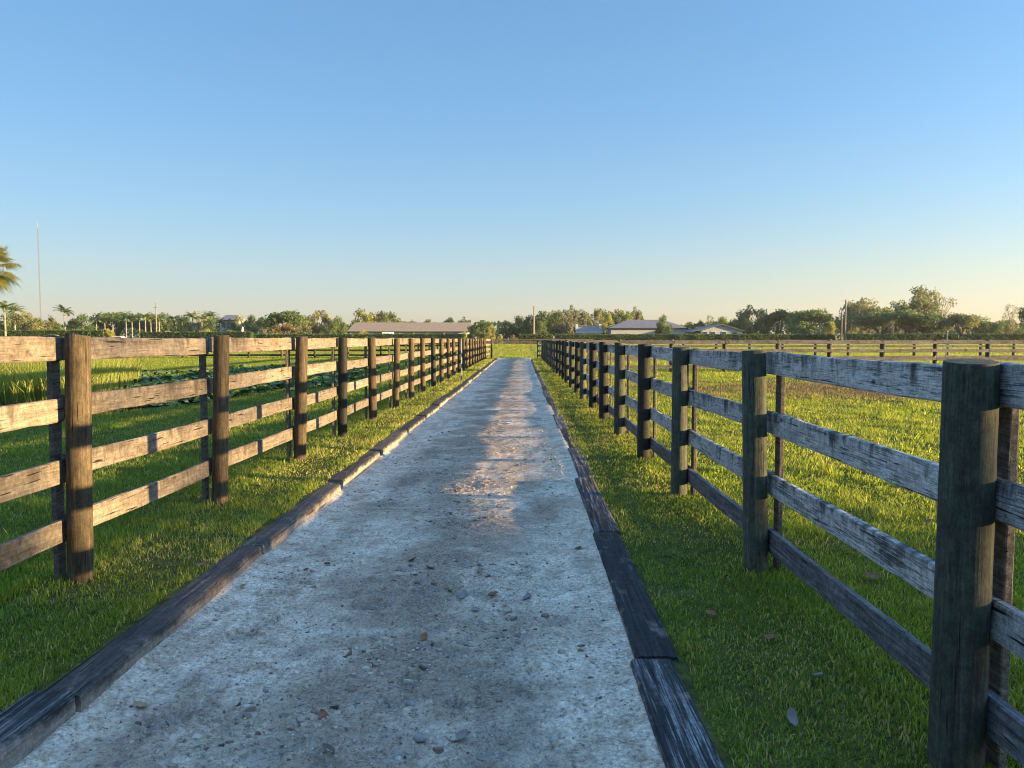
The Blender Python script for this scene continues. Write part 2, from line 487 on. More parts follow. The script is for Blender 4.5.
def sand_mat():
    M = Mat("shell_sand")
    geo = M.n("ShaderNodeNewGeometry")
    pos = geo.outputs["Position"]
    n_big = M.noise(pos, 1.1, 5, 0.62, 0.4)
    n_mid = M.noise(pos, 6.0, 5, 0.65)
    n_fine = M.noise(pos, 48.0, 6, 0.8)
    n_grain = M.noise(pos, 260.0, 2, 0.6)
    c = M.ramp(n_mid, [(0.30, (0.34, 0.262, 0.185)), (0.5, (0.53, 0.425, 0.312)), (0.68, (0.65, 0.535, 0.415))])
    # the soft churned soil along the middle is darker and browner
    mp = M.n("ShaderNodeMapping"); mp.inputs["Location"].default_value = (0.62 / 0.62, 0, 0); mp.inputs["Scale"].default_value = (1 / 0.62, 0, 0)
    M.l(pos, mp.inputs["Vector"])
    ln = M.n("ShaderNodeVectorMath", operation='LENGTH'); M.l(mp.outputs[0], ln.inputs[0])
    band = M.math('SUBTRACT', 1.0, M.math('MULTIPLY', ln.outputs["Value"], 0.62))
    dk = M.math('ADD', M.math('MULTIPLY', band, 0.22), n_big)
    dm = M.ramp(M.math('ADD', dk, M.math('MULTIPLY', M.math('SUBTRACT', n_mid, 0.5), 0.45)), [(0.535, 0.0), (0.70, 1.0)])
    c = M.mix(M.math('MULTIPLY', dm, 0.75), c, (0.215, 0.160, 0.112))
    mpw = M.n("ShaderNodeMapping"); mpw.inputs["Location"].default_value = (0.05, 0, 0); mpw.inputs["Scale"].default_value = (1, 0.22, 1)
    M.l(pos, mpw.inputs["Vector"])
    streak = M.noise(mpw.outputs[0], 3.4, 5, 0.65)
    c = M.mix(M.math('MULTIPLY', M.ramp(streak, [(0.50, 0.0), (0.66, 1.0)]), 0.55), c, (0.24, 0.182, 0.128))
    attr = M.n("ShaderNodeAttribute", attribute_name="tint")      # shade of hoof marks and tyre tracks, put into the colour
    c = M.mix(M.math('MULTIPLY', attr.outputs["Fac"], 0.9), c, (0.17, 0.15, 0.13))
    sp = M.ramp(n_fine, [(0.36, 0.30), (0.46, 0.92), (0.55, 1.10), (0.65, 1.5)])
    c = M.mix(0.9, c, sp, 'MULTIPLY')
    n_co = M.noise(pos, 14.0, 4, 0.7)
    c = M.mix(0.8, c, M.ramp(n_co, [(0.33, 0.62), (0.47, 0.98), (0.6, 1.08)]), 'MULTIPLY')
    sp2 = M.ramp(n_grain, [(0.33, 0.5), (0.5, 1.0), (0.66, 1.35)])
    c = M.mix(0.7, c, sp2, 'MULTIPLY')
    M.col(c)
    h = M.math('ADD', M.math('MULTIPLY', n_fine, 0.7), M.math('MULTIPLY', n_grain, 0.3))
    M.bump(h, 0.5, 0.010)
    M.p.inputs["Roughness"].default_value = 0.95
    M.p.inputs["Specular IOR Level"].default_value = 0.0
    return M.m
M_sand = sand_mat()

# ------------------------------------------------------------------ ground
PATH_END = 63.5
GL, GR = -2.08, 0.72       # the turf stops under the edging timbers
def ground_z(x, y):
    x = np.asarray(x, float); y = np.asarray(y, float)
    z = 0.5 * sstep(68, 150, y)
    # right verge drops a little towards the timber
    z = z - 0.05 * (1 - sstep(0.8, 1.5, x)) * (x > 0) * (1 - sstep(60, 64, y))
    und = (fbm(x * 0.35, y * 0.35, 3, 3) - 0.5) * 0.05
    fade = sstep(0.0, 1.2, np.where(x > 0, x - 1.7, -3.0 - x)) * (1 - sstep(55, 63, y))
    return z + und * fade

def build_ground():
    xs = np.concatenate([[-3000, -400, -120], np.arange(-60, -8, 2.0), np.arange(-8, -2.5, 0.25), [-2.4, GL]])
    xr = np.concatenate([[GR, 0.9, 1.1, 1.3, 1.5], np.arange(1.75, 8, 0.25), np.arange(8, 61, 2.0), [120, 400, 3000]])
    ys = np.concatenate([[-120, -60, -20, -8], np.arange(-4, 20, 0.4), np.arange(20, 63, 1.5), [PATH_END]])
    yb = np.concatenate([[PATH_END], np.arange(66, 156, 6.0), [200, 400, 1200, 4000]])
    V, Q = [], []
    off = 0
    for X, Y in ((xs, ys), (xr, ys), (np.concatenate([xs, [-1, 0], xr]), yb)):
        gx, gy = np.meshgrid(X, Y)
        gz = ground_z(gx, gy)
        v = np.stack([gx, gy, gz], -1).reshape(-1, 3)
        nx, ny = len(X), len(Y)
        i, j = np.meshgrid(np.arange(nx - 1), np.arange(ny - 1))
        a = (j * nx + i).ravel() + off
        Q.append(np.stack([a, a + 1, a + nx + 1, a + nx], -1))
        V.append(v); off += len(v)
    me = mesh_np("pasture_ground", np.concatenate(V), np.concatenate(Q), smooth=True)
    o = obj("ground", me, M_ground)
    tag(o, "flat green pasture ground running out to the tree line", "ground", kind="structure")
build_ground()

# ------------------------------------------------------------------ path
PX = np.array([-2.3, -1.95, -1.86, -1.6, -1.2, -0.6, 0.0, 0.3, 0.56, 0.70, 1.0])
PZ = np.array([-0.13, -0.105, -0.112, -0.112, -0.106, -0.094, -0.086, -0.07, -0.048, -0.060, -0.09])
prints = []
for i in range(430):
    y = 2.0 + 24 * random.random() ** 1.4
    x = random.gauss(-0.62, 0.50)
    if -1.8 < x < 0.45:
        prints.append((x, y, random.uniform(0.05, 0.10), random.uniform(0, 2 * math.pi), random.uniform(0.4, 1.0)))

def path_height(x, y):
    base = np.interp(x, PX, PZ)
    base = base + sstep(0.44, 0.58, x) * (np.clip(fbm(x * 6, y * 2.6, 131, 4) - 0.45, -.1, .10) * 0.06 * (1 - sstep(5, 8, y))) + 0.007 * sstep(7, 11, y) * sstep(0.3, 0.5, x) - 0.14 * sstep(0.585 + 0.06 * sstep(7, 11, y), 0.70, x)
    base = base + (1 - sstep(-1.95, -1.78, x)) * (0.022 + (fbm(x * 5, y * 1.8, 137, 3) - 0.45) * 0.08)
    rise = 0.10 * sstep(54, 63.5, y)
    base = base + rise * np.clip(-base / 0.10, 0, 1.1)
    c = np.exp(-((x + 0.6) / 0.6) ** 2)
    edge = sstep(-1.98, -1.7, x) * (1 - sstep(0.35, 0.62, x))
    h = base + edge * ((fbm(x * 1.3, y * 1.0, 11, 3) - 0.5) * 0.022)
    h = h + edge * (fbm(x * 9, y * 10, 21, 5) - 0.5) * (0.008 + (0.008 + 0.022 * c) * (1 - sstep(4.4, 6.2, y)))
    h = h + (np.abs(2 * fbm(x * 30, y * 34, 31, 3) - 1) - 0.3) * (0.0038 + (0.004 + 0.006 * c) * (1 - sstep(4.4, 6.2, y))) + (fbm(x * 75, y * 80, 33, 2) - 0.5) * 0.0022
    # crusty ridges across the soft middle
    rid = 1 - np.abs(2 * fbm(x * 2.2, y * 5.5, 41, 3) - 1)
    h = h + c * edge * np.clip(rid - 0.82, 0, 1) * 0.045
    # tyre tracks
    print_shade = np.zeros_like(h)  # painted shade inside the tracks and prints, stored as tint
    for cx, w, per, amp, y0, y1, skew in ((-1.50, 0.13, 0.056, 0.014, 1.8, 5.6, 0.30), (-1.24, 0.09, 0.047, 0.009, 2.2, 4.2, -0.35), (-0.08, 0.15, 0.034, 0.006, 2.0, 5.0, -0.2), (-1.36, 0.12, 0.052, 0.006, 7.2, 11.5, 0.3)):
        lx = x - cx - 0.05 * np.sin(y * 0.9)
        m = (1 - sstep(w * 0.75, w, np.abs(lx))) * sstep(y0, y0 + 0.4, y) * (1 - sstep(y1 - 0.6, y1, y))
        m = m * (0.35 + 0.65 * sstep(0.35, 0.6, fbm(x * 2.5, y * 2.5, 71, 2)))
        h = h - m * 0.006 + m * amp * np.tanh(2.2 * np.sin(2 * math.pi * (y + skew * lx) / per))
        print_shade = np.maximum(print_shade, m * 0.32)
    for (px_, py_, r, a, d) in prints:
        i0, i1 = np.searchsorted(y[:, 0], py_ - 3 * r), np.searchsorted(y[:, 0], py_ + 3 * r)
        if i1 <= i0:
            continue
        sx = x[i0:i1] - px_; sy = y[i0:i1] - py_
        u = sx * math.cos(a) + sy * math.sin(a); v = -sx * math.sin(a) + sy * math.cos(a)
        q = np.sqrt(u * u + (v * 0.8) ** 2) / r * (0.75 + 0.5 * vnoise(sx * 26 + px_ * 9, sy * 26 + py_ * 7, 5))
        prof = -0.55 * (1 - sstep(0.55, 1.0, q)) + np.exp(-((q - 1.12) / 0.30) ** 2) * 0.5 * (0.55 + 0.45 * np.sign(u) * np.abs(u) / (r + 1e-6)).clip(0, 1)
        h[i0:i1] += prof * (0.028 if py_ < 5.2 else 0.010) * d
        print_shade[i0:i1] = np.maximum(print_shade[i0:i1], (1 - sstep(0.5, 1.1, q)) * 0.5 * d)
    return h, print_shade

def build_path():
    V, Q, A = [], [], []
    off = 0
    bands = [(-12, 1.6, 0.10, 0.4), (1.6, 5.0, 0.008, 0.008), (5.0, 9.0, 0.0115, 0.013), (9.0, 16.0, 0.02, 0.025), (16.0, 30.0, 0.035, 0.05), (30.0, PATH_END, 0.08, 0.16)]
    x0, x1 = -2.3, 1.0
    for (a, b, dx, dy) in bands:
        X = np.linspace(x0, x1, int((x1 - x0) / dx) + 1)
        Y = np.linspace(a, b, int((b - a) / dy) + 2)
        gx, gy = np.meshgrid(X, Y)
        # the lane widens a little to the right far off
        wide = gx + 0.09 * sstep(5, 10, gy) * sstep(-0.5, 0.5, gx)
        gz, dp = path_height(gx, gy)
        v = np.stack([wide, gy, gz], -1).reshape(-1, 3)
        nx, ny = len(X), len(Y)
        i, j = np.meshgrid(np.arange(nx - 1), np.arange(ny - 1))
        k = (j * nx + i).ravel() + off
        Q.append(np.stack([k, k + 1, k + nx + 1, k + nx], -1))
        V.append(v); A.append(dp.ravel()); off += len(v)
    me = mesh_np("sand_path", np.concatenate(V), np.concatenate(Q), smooth=True, attr=np.concatenate(A))
    o = obj("path", me, M_sand)
    tag(o, "pale sandy lane with hoof marks running straight between the fences", "path", kind="structure")
build_path()

def path_z(x, y):
    h, _ = path_height(np.array([[x]]), np.array([[y]]))
    return float(h[0, 0])

# ------------------------------------------------------------------ boards, posts
def board_mesh(name, L, h, t, seed, seg=14, wear=0.006, chamf=0.006):
    """a sawn board along +Y, centred on the origin in X and Z, uneven edges"""
    r = np.random.default_rng(seed)
    prof = [(-t / 2, -h / 2 + chamf), (-t / 2 + chamf, -h / 2), (t / 2 - chamf, -h / 2), (t / 2, -h / 2 + chamf),
            (t / 2, h / 2 - chamf), (t / 2 - chamf, h / 2), (-t / 2 + chamf, h / 2), (-t / 2, h / 2 - chamf)]
    n = len(prof)
    V, F = [], []
    ph = r.uniform(0, 6.28, 4); bow = r.uniform(-0.004, 0.004); sag = r.uniform(-0.010, 0.004)
    for i in range(seg + 1):
        u = i / seg
        ox = bow * math.sin(math.pi * u); oz = sag * math.sin(math.pi * u)
        tw = 0.02 * math.sin(ph[0] + 3 * u)
        for (a, b) in prof:
            jx = r.normal(0, wear * 0.25); jz = r.normal(0, wear * 0.55) + wear * 0.5 * math.sin(ph[1] + 9 * u + b * 20)
            V.append((a + ox + jx - tw * b, u * L + (r.normal(0, 0.003) if i in (0, seg) else 0), b + oz + jz + tw * a))
    for i in range(seg):
        for k in range(n):
            a = i * n + k; b = i * n + (k + 1) % n
            F.append((a, b, b + n, a + n))
    F.append(tuple(range(n - 1, -1, -1)))
    F.append(tuple(range(seg * n, seg * n + n)))
    return mesh_py(name, V, [f[::-1] for f in F])

def post_mesh(name, H, r0, seed, sides=26, rings=22, buried=0.15):
    r = np.random.default_rng(seed)
    V, F = [], []
    zs = np.concatenate([np.linspace(-buried, H - 0.02, rings), [H - 0.004, H]])
    rad = [r0 * (1.04 - 0.05 * i / rings) for i in range(rings)] + [r0 * 0.985, r0 * 0.965]
    kk_ = np.arange(sides) * 2 * math.pi / sides
    ang_amp = sum(r.normal(0, 0.014) * np.sin(m * kk_ + r.uniform(0, 6.28)) for m in (2, 3, 4, 5)) + r.normal(0, 0.004, sides)
    lx, ly = r.normal(0, 0.006, 2)
    slope = r.normal(0, 0.05, 2)
    for i, z in enumerate(zs):
        for k in range(sides):
            a = 2 * math.pi * k / sides
            q = rad[i] * (1 + ang_amp[k] + r.normal(0, 0.006))
            zz = z
            if i >= rings - 1:
                zz += q * (slope[0] * math.cos(a) + slope[1] * math.sin(a)) * 0.7
            V.append((q * math.cos(a) + lx * math.sin(z * 2.2), q * math.sin(a) + ly * math.sin(z * 1.7 + 1), zz))
    n = sides
    for i in range(len(zs) - 1):
        for k in range(n):
            a = i * n + k; b = i * n + (k + 1) % n
            F.append((a, b, b + n, a + n))
    e0 = (len(zs) - 1) * n
    e = len(V)
    V += [V[e0 + k] for k in range(n)]
    top = len(V)
    V.append((0, 0, zs[-1] + 0.002))
    for k in range(n):
        F.append((e + k, e + (k + 1) % n, top))
    me = mesh_py(name, V, F, smooth=True)
    # crisp top
    for p in me.polygons:
        if p.normal.z > 0.8:
            p.use_smooth = False
    return me

RAILS = [board_mesh("rail_%d" % i, 2.44, 0.145, 0.038, 100 + i, wear=0.0032) for i in range(9)]
RAILS_LONG = [board_mesh("rail_long_%d" % i, 4.88, 0.145, 0.038, 200 + i, seg=22, wear=0.0035) for i in range(4)]
POSTS = [post_mesh("post_%d" % i, 1.0, 0.09, 300 + i) for i in range(7)]

def place_board(me, base_len, p0, p1, mat, parent, name="rail", thick=1.0):
    p0 = Vector(p0); p1 = Vector(p1)
    d = p1 - p0
    o = obj(name, me, mat, parent)
    yaxis = d.normalized()
    zaxis = Vector((0, 0, 1)); xaxis = yaxis.cross(zaxis).normalized(); zaxis = xaxis.cross(yaxis)
    m = Matrix((xaxis, yaxis, zaxis)).transposed().to_4x4()
    m.translation = p0
    o.matrix_local = Matrix.Translation(-parent.location) @ m @ Matrix.Diagonal((thick, d.length / base_len, 1, 1))
    return o

def vary(mats):
    return random.choice(mats)

def make_fence(label, pts, rails, side, post_mats, rail_mat, post_h, post_r=0.09, batten=True, spans=None, gz=None,
               rail_over=None, batten_mat=None, low_mat=None, group="wooden paddock fences"):
    """pts: post positions in order; rails: heights of rail tops; side: +1 rails to the right of travel, -1 to the left"""
    g = gz or (lambda x, y: terr(y))
    root = empty("paddock_fence", (pts[0][0], pts[0][1], g(*pts[0])))
    tag(root, label, "fence", group)
    n = len(pts)
    P = [Vector((p[0], p[1], g(*p))) for p in pts]
    nrm = []
    for i in range(n):
        a = P[max(0, i - 1)]; b = P[min(n - 1, i + 1)]
        d = (b - a); d.z = 0; d.normalize()
        nrm.append(Vector((d.y, -d.x, 0)) * side)
    for i in range(n):
        hh = post_h + random.uniform(-0.012, 0.012)
        po = obj("post", POSTS[(i * 3 + 1) % len(POSTS)], post_mats[i % len(post_mats)] if not callable(post_mats) else post_mats(i), root)
        po.location = P[i] - root.location
        rr = post_r / 0.09 * random.uniform(0.93, 1.10) * (1.08 if pts[i][1] < 4 and side > 0 else 1.0)
        po.scale = (rr, rr, hh)
        po.rotation_euler = Matrix.Rotation(random.gauss(0, 0.011) + (0.020 if side < 0 and len(pts) > 23 and i < 7 else 0), 3, 'Y').to_euler()
        po.rotation_euler.x = random.gauss(0, 0.011)
        if batten:
            off = nrm[i] * (post_r + 0.038 + 0.024)
            hb = rails[0] + 0.0 + random.uniform(-0.02, 0.005)
            b = place_board(RAILS[(i * 5) % 9], 2.44, P[i] + off + Vector((0, 0, -0.05)), P[i] + off + Vector((0, 0.001, hb)),
                            batten_mat or M_batten, root, "batten", 0.9)
            b.scale[0] = 0.9; b.scale[2] = 0.62
            ang = math.atan2(nrm[i].y, nrm[i].x)
            # stand the board upright with its width along the fence
            mz = Vector((0, 0, 1)); mx = nrm[i]; my = mz; wz = mx.cross(my)
            m = Matrix((mx, my, wz)).transposed().to_4x4()
            m.translation = P[i] + off + Vector((0, 0, -0.05)) - root.location
            b.matrix_local = m @ Matrix.Diagonal((0.85, (hb + 0.05) / 2.44, 0.62, 1))
    if spans is None:
        spans = [(i, i + 1) for i in range(n - 1)]
    kk = 0
    for (a, b) in spans:
        for r, top in enumerate(rails):
            ha = top - 0.0725 + random.uniform(-0.012, 0.012); hb = top - 0.0725 + random.uniform(-0.012, 0.012)
            if rail_over and (a, r) in rail_over:
                ha, hb = [q - 0.0725 for q in rail_over[(a, r)]]
            lat = post_r + 0.021
            d = (P[b] - P[a]).normalized()
            p0 = P[a] + nrm[a] * (lat + random.uniform(-0.002, 0.002)) + Vector((0, 0, ha)) + d * 0.006
            p1 = P[b] + nrm[b] * (lat + random.uniform(-0.002, 0.002)) + Vector((0, 0, hb)) - d * 0.006
            long = (b - a) > 1
            pool = RAILS_LONG if long else RAILS
            m = rail_mat
            if low_mat and r == len(rails) - 1:
                m = low_mat
            place_board(pool[kk % len(pool)], 4.88 if long else 2.44, p0, p1, m, root)
            kk += 1
    return root

# left fence: posts surveyed from the near end
ly = [2.40, 4.77, 7.08, 9.60, 11.90, 14.45]
while ly[-1] < 58:
    ly.append(ly[-1] + 2.47)
lpts = [(-2.80 + random.gauss(0, 0.010), y) for y in ly]
lpts.append((-2.42, ly[-1] + 2.45))
LR = [1.55, 1.18, 0.80, 0.43]
make_fence("weathered brown four rail fence running along the left side of the lane", lpts, LR, -1,
           lambda i: M_post_d if i in (4, 9, 13) else M_post_l, M_rail_l, 1.555, 0.068,
           rail_over={(1, 0): (1.54, 1.535), (1, 1): (1.178, 1.172), (1, 2): (0.805, 0.79), (1, 3): (0.425, 0.405),
                      (0, 1): (1.15, 1.16), (0, 2): (0.77, 0.775), (0, 3): (0.40, 0.405)})
# right fence
ry = [-4.4, -2.0, 0.34, 2.69, 5.05, 7.50, 9.85, 12.3, 14.7]
while ry[-1] < 59:
    ry.append(ry[-1] + 2.41)
rpts = [(1.58, ry[0]), (1.58, ry[1]), (1.58, ry[2]), (1.55, ry[3])] + [(1.56 + random.gauss(0, 0.010), y) for y in ry[4:]]
rpts.append((1.30, ry[-1] + 2.4))
n_r = len(rpts)
sp = [(0, 2)] + [(i, i + 1) for i in range(2, n_r - 5)] + [(n_r - 5, n_r - 3), (n_r - 3, n_r - 2), (n_r - 2, n_r - 1)]
RR = [1.44, 1.045, 0.64, 0.276]
make_fence("four rail fence with peeling pale paint on the right side of the lane", rpts, RR, 1,
           lambda i: M_post_d if i in (6, 8, 9, 11, 14, 16) else M_post_r, M_rail_r, 1.462, 0.077, spans=sp, low_mat=M_rail_rl)

# cross fences
n = 22
make_fence("dark thin rail fence crossing the left pasture behind the pond", [(-3.3 - 2.6 * i, 60.5 - 0.02 * i) for i in range(n)], [1.48, 1.10, 0.72, 0.34], 1,
           [M_post_l, M_post_d], M_post_d, 1.50, 0.085, batten=False)
make_fence("nearer of two grey rail fences crossing the right paddock", [(2.05 + 2.43 * i, 35.6 + 0.03 * i) for i in range(11)], [1.46, 1.08, 0.70, 0.32], 1,
           [M_post_r, M_post_l], M_rail_far, 1.50, 0.10, batten=False)
make_fence("farther of two grey rail fences crossing the right paddock", [(2.2 + 2.43 * i, 57.0 + 0.02 * i) for i in range(16)], [1.46, 1.08, 0.70, 0.32], 1,
           [M_post_r, M_post_l], M_rail_far, 1.50, 0.10, batten=False)
make_fence("low brown fence far beyond the open end of the lane", [(-13 + 2.44 * i, 152.0) for i in range(12)], [1.05, 0.70, 0.36], 1,
           [M_rail_l], M_rail_l, 1.10, 0.09, batten=False)

# ------------------------------------------------------------------ edging timbers
def sleeper_mesh(name, seed, L=2.44, W=0.215, seg=120):
    r = np.random.default_rng(seed)
    n = 18
    side = np.linspace(-1, 1, n, endpoint=False)
    prof = np.concatenate([np.stack([side, np.full(n, 1.0)], 1), np.stack([np.full(n, 1.0), -side], 1),
                           np.stack([-side, np.full(n, -1.0)], 1), np.stack([np.full(n, -1.0), side], 1)])
    q = (np.abs(prof) ** 9).sum(1) ** (1 / 9)
    prof = prof / q[:, None]
    N = len(prof)
    t = np.arange(N)
    u = np.linspace(0, L, seg + 1)
    gu, gt = np.meshgrid(u, t, indexing='ij')
    px = prof[:, 0][None, :].repeat(seg + 1, 0); pz = prof[:, 1][None, :].repeat(seg + 1, 0)
    corner = np.clip(np.abs(px * pz), 0, 1) ** 3
    groove = (fbm(gt * 1.7 + seed, gu * 2.2, seed, 3) - 0.5) * 0.05
    chunk = np.clip(fbm(gt * 0.20 + 7, gu * 9.0, seed + 5, 4) - 0.50, 0, 1) * 0.16 * corner
    endw = np.clip(0.10 - np.minimum(gu, L - gu), 0, 1) * 0.12 * (0.3 + fbm(gt * 0.5, gu * 0 + seed, seed, 2))
    k = 1 + groove - chunk - endw
    bow = r.uniform(-0.004, 0.004) * np.sin(math.pi * gu / L)
    V = np.stack([px * W / 2 * k + bow, gu + r.normal(0, 0.002, gu.shape), pz * W / 2 * k], -1).reshape(-1, 3)
    i, j = np.meshgrid(np.arange(seg), np.arange(N), indexing='ij')
    a = (i * N + j).ravel(); b = (i * N + (j + 1) % N).ravel()
    Q = np.stack([a, a + N, b + N, b], -1)
    c0 = len(V); V = np.concatenate([V, [(0, -0.004, 0), (0, L + 0.004, 0)]])
    T = np.concatenate([np.stack([t, (t + 1) % N, np.full(N, c0)], -1), np.stack([(t + 1) % N + seg * N, t + seg * N, np.full(N, c0 + 1)], -1)])
    return mesh_np(name, V, Q, T, smooth=False)
SLP = [sleeper_mesh("sleeper_%d" % i, 400 + i) for i in range(8)]
def sleepers():
    y = 0.80 - 2.46
    k = 0
    joints = [-1.70, 0.76, 3.22, 5.62]
    while joints[-1] < 61:
        joints.append(joints[-1] + 2.44)
    for i in range(len(joints) - 1):
        a, b = joints[i] + 0.008, joints[i + 1] - 0.008
        x = -2.03 + random.gauss(0, 0.010)
        top = 0.005 + random.gauss(0, 0.007)
        m = [M_sleeper, M_sleeper, M_sleeper_l, M_sleeper_l, M_sleeper_b][min(i, 4)] if i < 5 else random.choice([M_sleeper_l, M_sleeper_b])
        if i == 0:
            continue
        o = obj("edging_timber", SLP[i % 8], m)
        o.location = (x, a, top - 0.11)
        o.rotation_euler = (random.gauss(0, 0.003), random.gauss(0, 0.02), random.gauss(0, 0.005))
        o.scale = (1, (b - a) / 2.44, 1)
        lab = ("dark cracked edging timber, the nearest one on the left of the lane" if k == 0 else
               "worn edging timber, %s from the camera along the left of the lane" % ORD[k])
        tag(o, lab, "timber", "edging timbers along the left of the lane"); k += 1
    k = 0
    joints = [1.22, 3.68, 6.15, 8.6]
    while joints[-1] < 61:
        joints.append(joints[-1] + 2.44)
    for i in range(len(joints) - 1):
        a, b = joints[i] + 0.012, joints[i + 1] - 0.012
        x = [0.655, 0.665, 0.700][i] if i < 3 else 0.735 + random.gauss(0, 0.010)
        top = [-0.012, -0.016, -0.018][i] if i < 3 else -0.034 + random.gauss(0, 0.005)
        m = [M_sleeper, M_sleeper_b, M_sleeper][i] if i < 3 else random.choice([M_sleeper, M_sleeper_b])
        o = obj("edging_timber", SLP[(i * 3 + 2) % 8], m)
        o.location = (x, a, top - 0.11)
        o.rotation_euler = (random.gauss(0, 0.002), random.gauss(0, 0.015), [0.010, -0.004, 0.0][i] if i < 3 else random.gauss(0, 0.004))
        o.scale = (1, (b - a) / 2.44, 1)
        lab = ["black edging timber with white grain streaks, nearest one on the right", "brownish dark edging timber, second from the camera on the right",
               "black split edging timber half sunk in sand, third on the right"][i] if i < 3 else "sand-covered edging timber, %s from the camera along the right of the lane" % ORD[k]
        tag(o, lab, "timber", "edging timbers along the right of the lane"); k += 1
sleepers()

# ------------------------------------------------------------------ pond, reeds, broad leaves
def pond_mask(x, y):
    cx = -11.2 + 0.10 * (y - 24); 
    u = (x - cx) / 4.6; v = (y - 25.5) / 13.5
    return u * u + v * v + (fbm(x * 0.4, y * 0.4, 55, 3) - 0.5) * 0.7
def build_pond():
    a = np.linspace(0, 2 * math.pi, 60, endpoint=False)
    V = [(-11.0, 25.5, 0.03)]
    for t in a:
        r = 1.0 + 0.08 * math.sin(3 * t + 1) + 0.05 * math.sin(7 * t)
        y = 25.5 + 13.8 * r * math.sin(t)
        V.append((-11.2 + 0.10 * (y - 24) + 4.7 * r * math.cos(t), y, 0.03))
    F = [(0, i + 1, (i + 1) % 60 + 1) for i in range(60)]
    M = Mat("pond_water"); M.col((0.010, 0.016, 0.010)); M.p.inputs["Roughness"].default_value = 0.08
    geo = M.n("ShaderNodeNewGeometry"); M.bump(M.noise(geo.outputs["Position"], 3, 3), 0.1, 0.02)
    o = obj("pond", mesh_py("pond", V, F), M.m)
    tag(o, "dark still pond choked with leaves in the left pasture", "pond", kind="structure")
build_pond()

def blades(px, py, pz, h, w, lean, tint, seg2=True):
    """numpy grass blades; each leans in a random direction"""
    n = len(px)
    az = rng.uniform(0, 2 * math.pi, n)
    fx, fy = np.cos(az), np.sin(az)
    la = rng.uniform(0, 2 * math.pi, n)
    lx, ly_ = np.cos(la) * lean * h, np.sin(la) * lean * h
    P = np.stack([px, py, pz], -1)
    W = np.stack([fx * w / 2, fy * w / 2, np.zeros(n)], -1)
    D = np.stack([lx, ly_, np.zeros(n)], -1)
    Z = np.zeros((n, 3)); Z[:, 2] = 1
    hh = h[:, None]
    if seg2:
        v = np.stack([P - W, P + W, P + W * 0.8 + D * 0.35 + Z * hh * 0.6, P - W * 0.8 + D * 0.35 + Z * hh * 0.6, P + D + Z * hh * (1 - 0.25 * lean[:, None])], 1).reshape(-1, 3)
        b = np.arange(n) * 5
        q = np.stack([b, b + 1, b + 2, b + 3], -1); t = np.stack([b + 3, b + 2, b + 4], -1)
        return v, q, t, np.repeat(tint, 5)
    v = np.stack([P - W, P + W, P + D + Z * hh], 1).reshape(-1, 3)
    b = np.arange(n) * 3
    return v, None, np.stack([b, b + 1, b + 2], -1), np.repeat(tint, 3)

def scatter(y0, y1, dens_fn, xmin=-60, xmax=60):
    """random points over the visible wedge with density falling off with distance"""
    X, Y = [], []
    y = y0
    while y < y1:
        dy = max(0.25, y * 0.04)
        half_l = min(-xmin, 0.70 * y + 1.4); half_r = min(xmax, 0.67 * y + 1.4)
        m = int(dens_fn(y) * dy * (half_l + half_r))
        X.append(rng.uniform(-half_l, half_r, m)); Y.append(rng.uniform(y, y + dy, m))
        y += dy
    return np.concatenate(X), np.concatenate(Y)

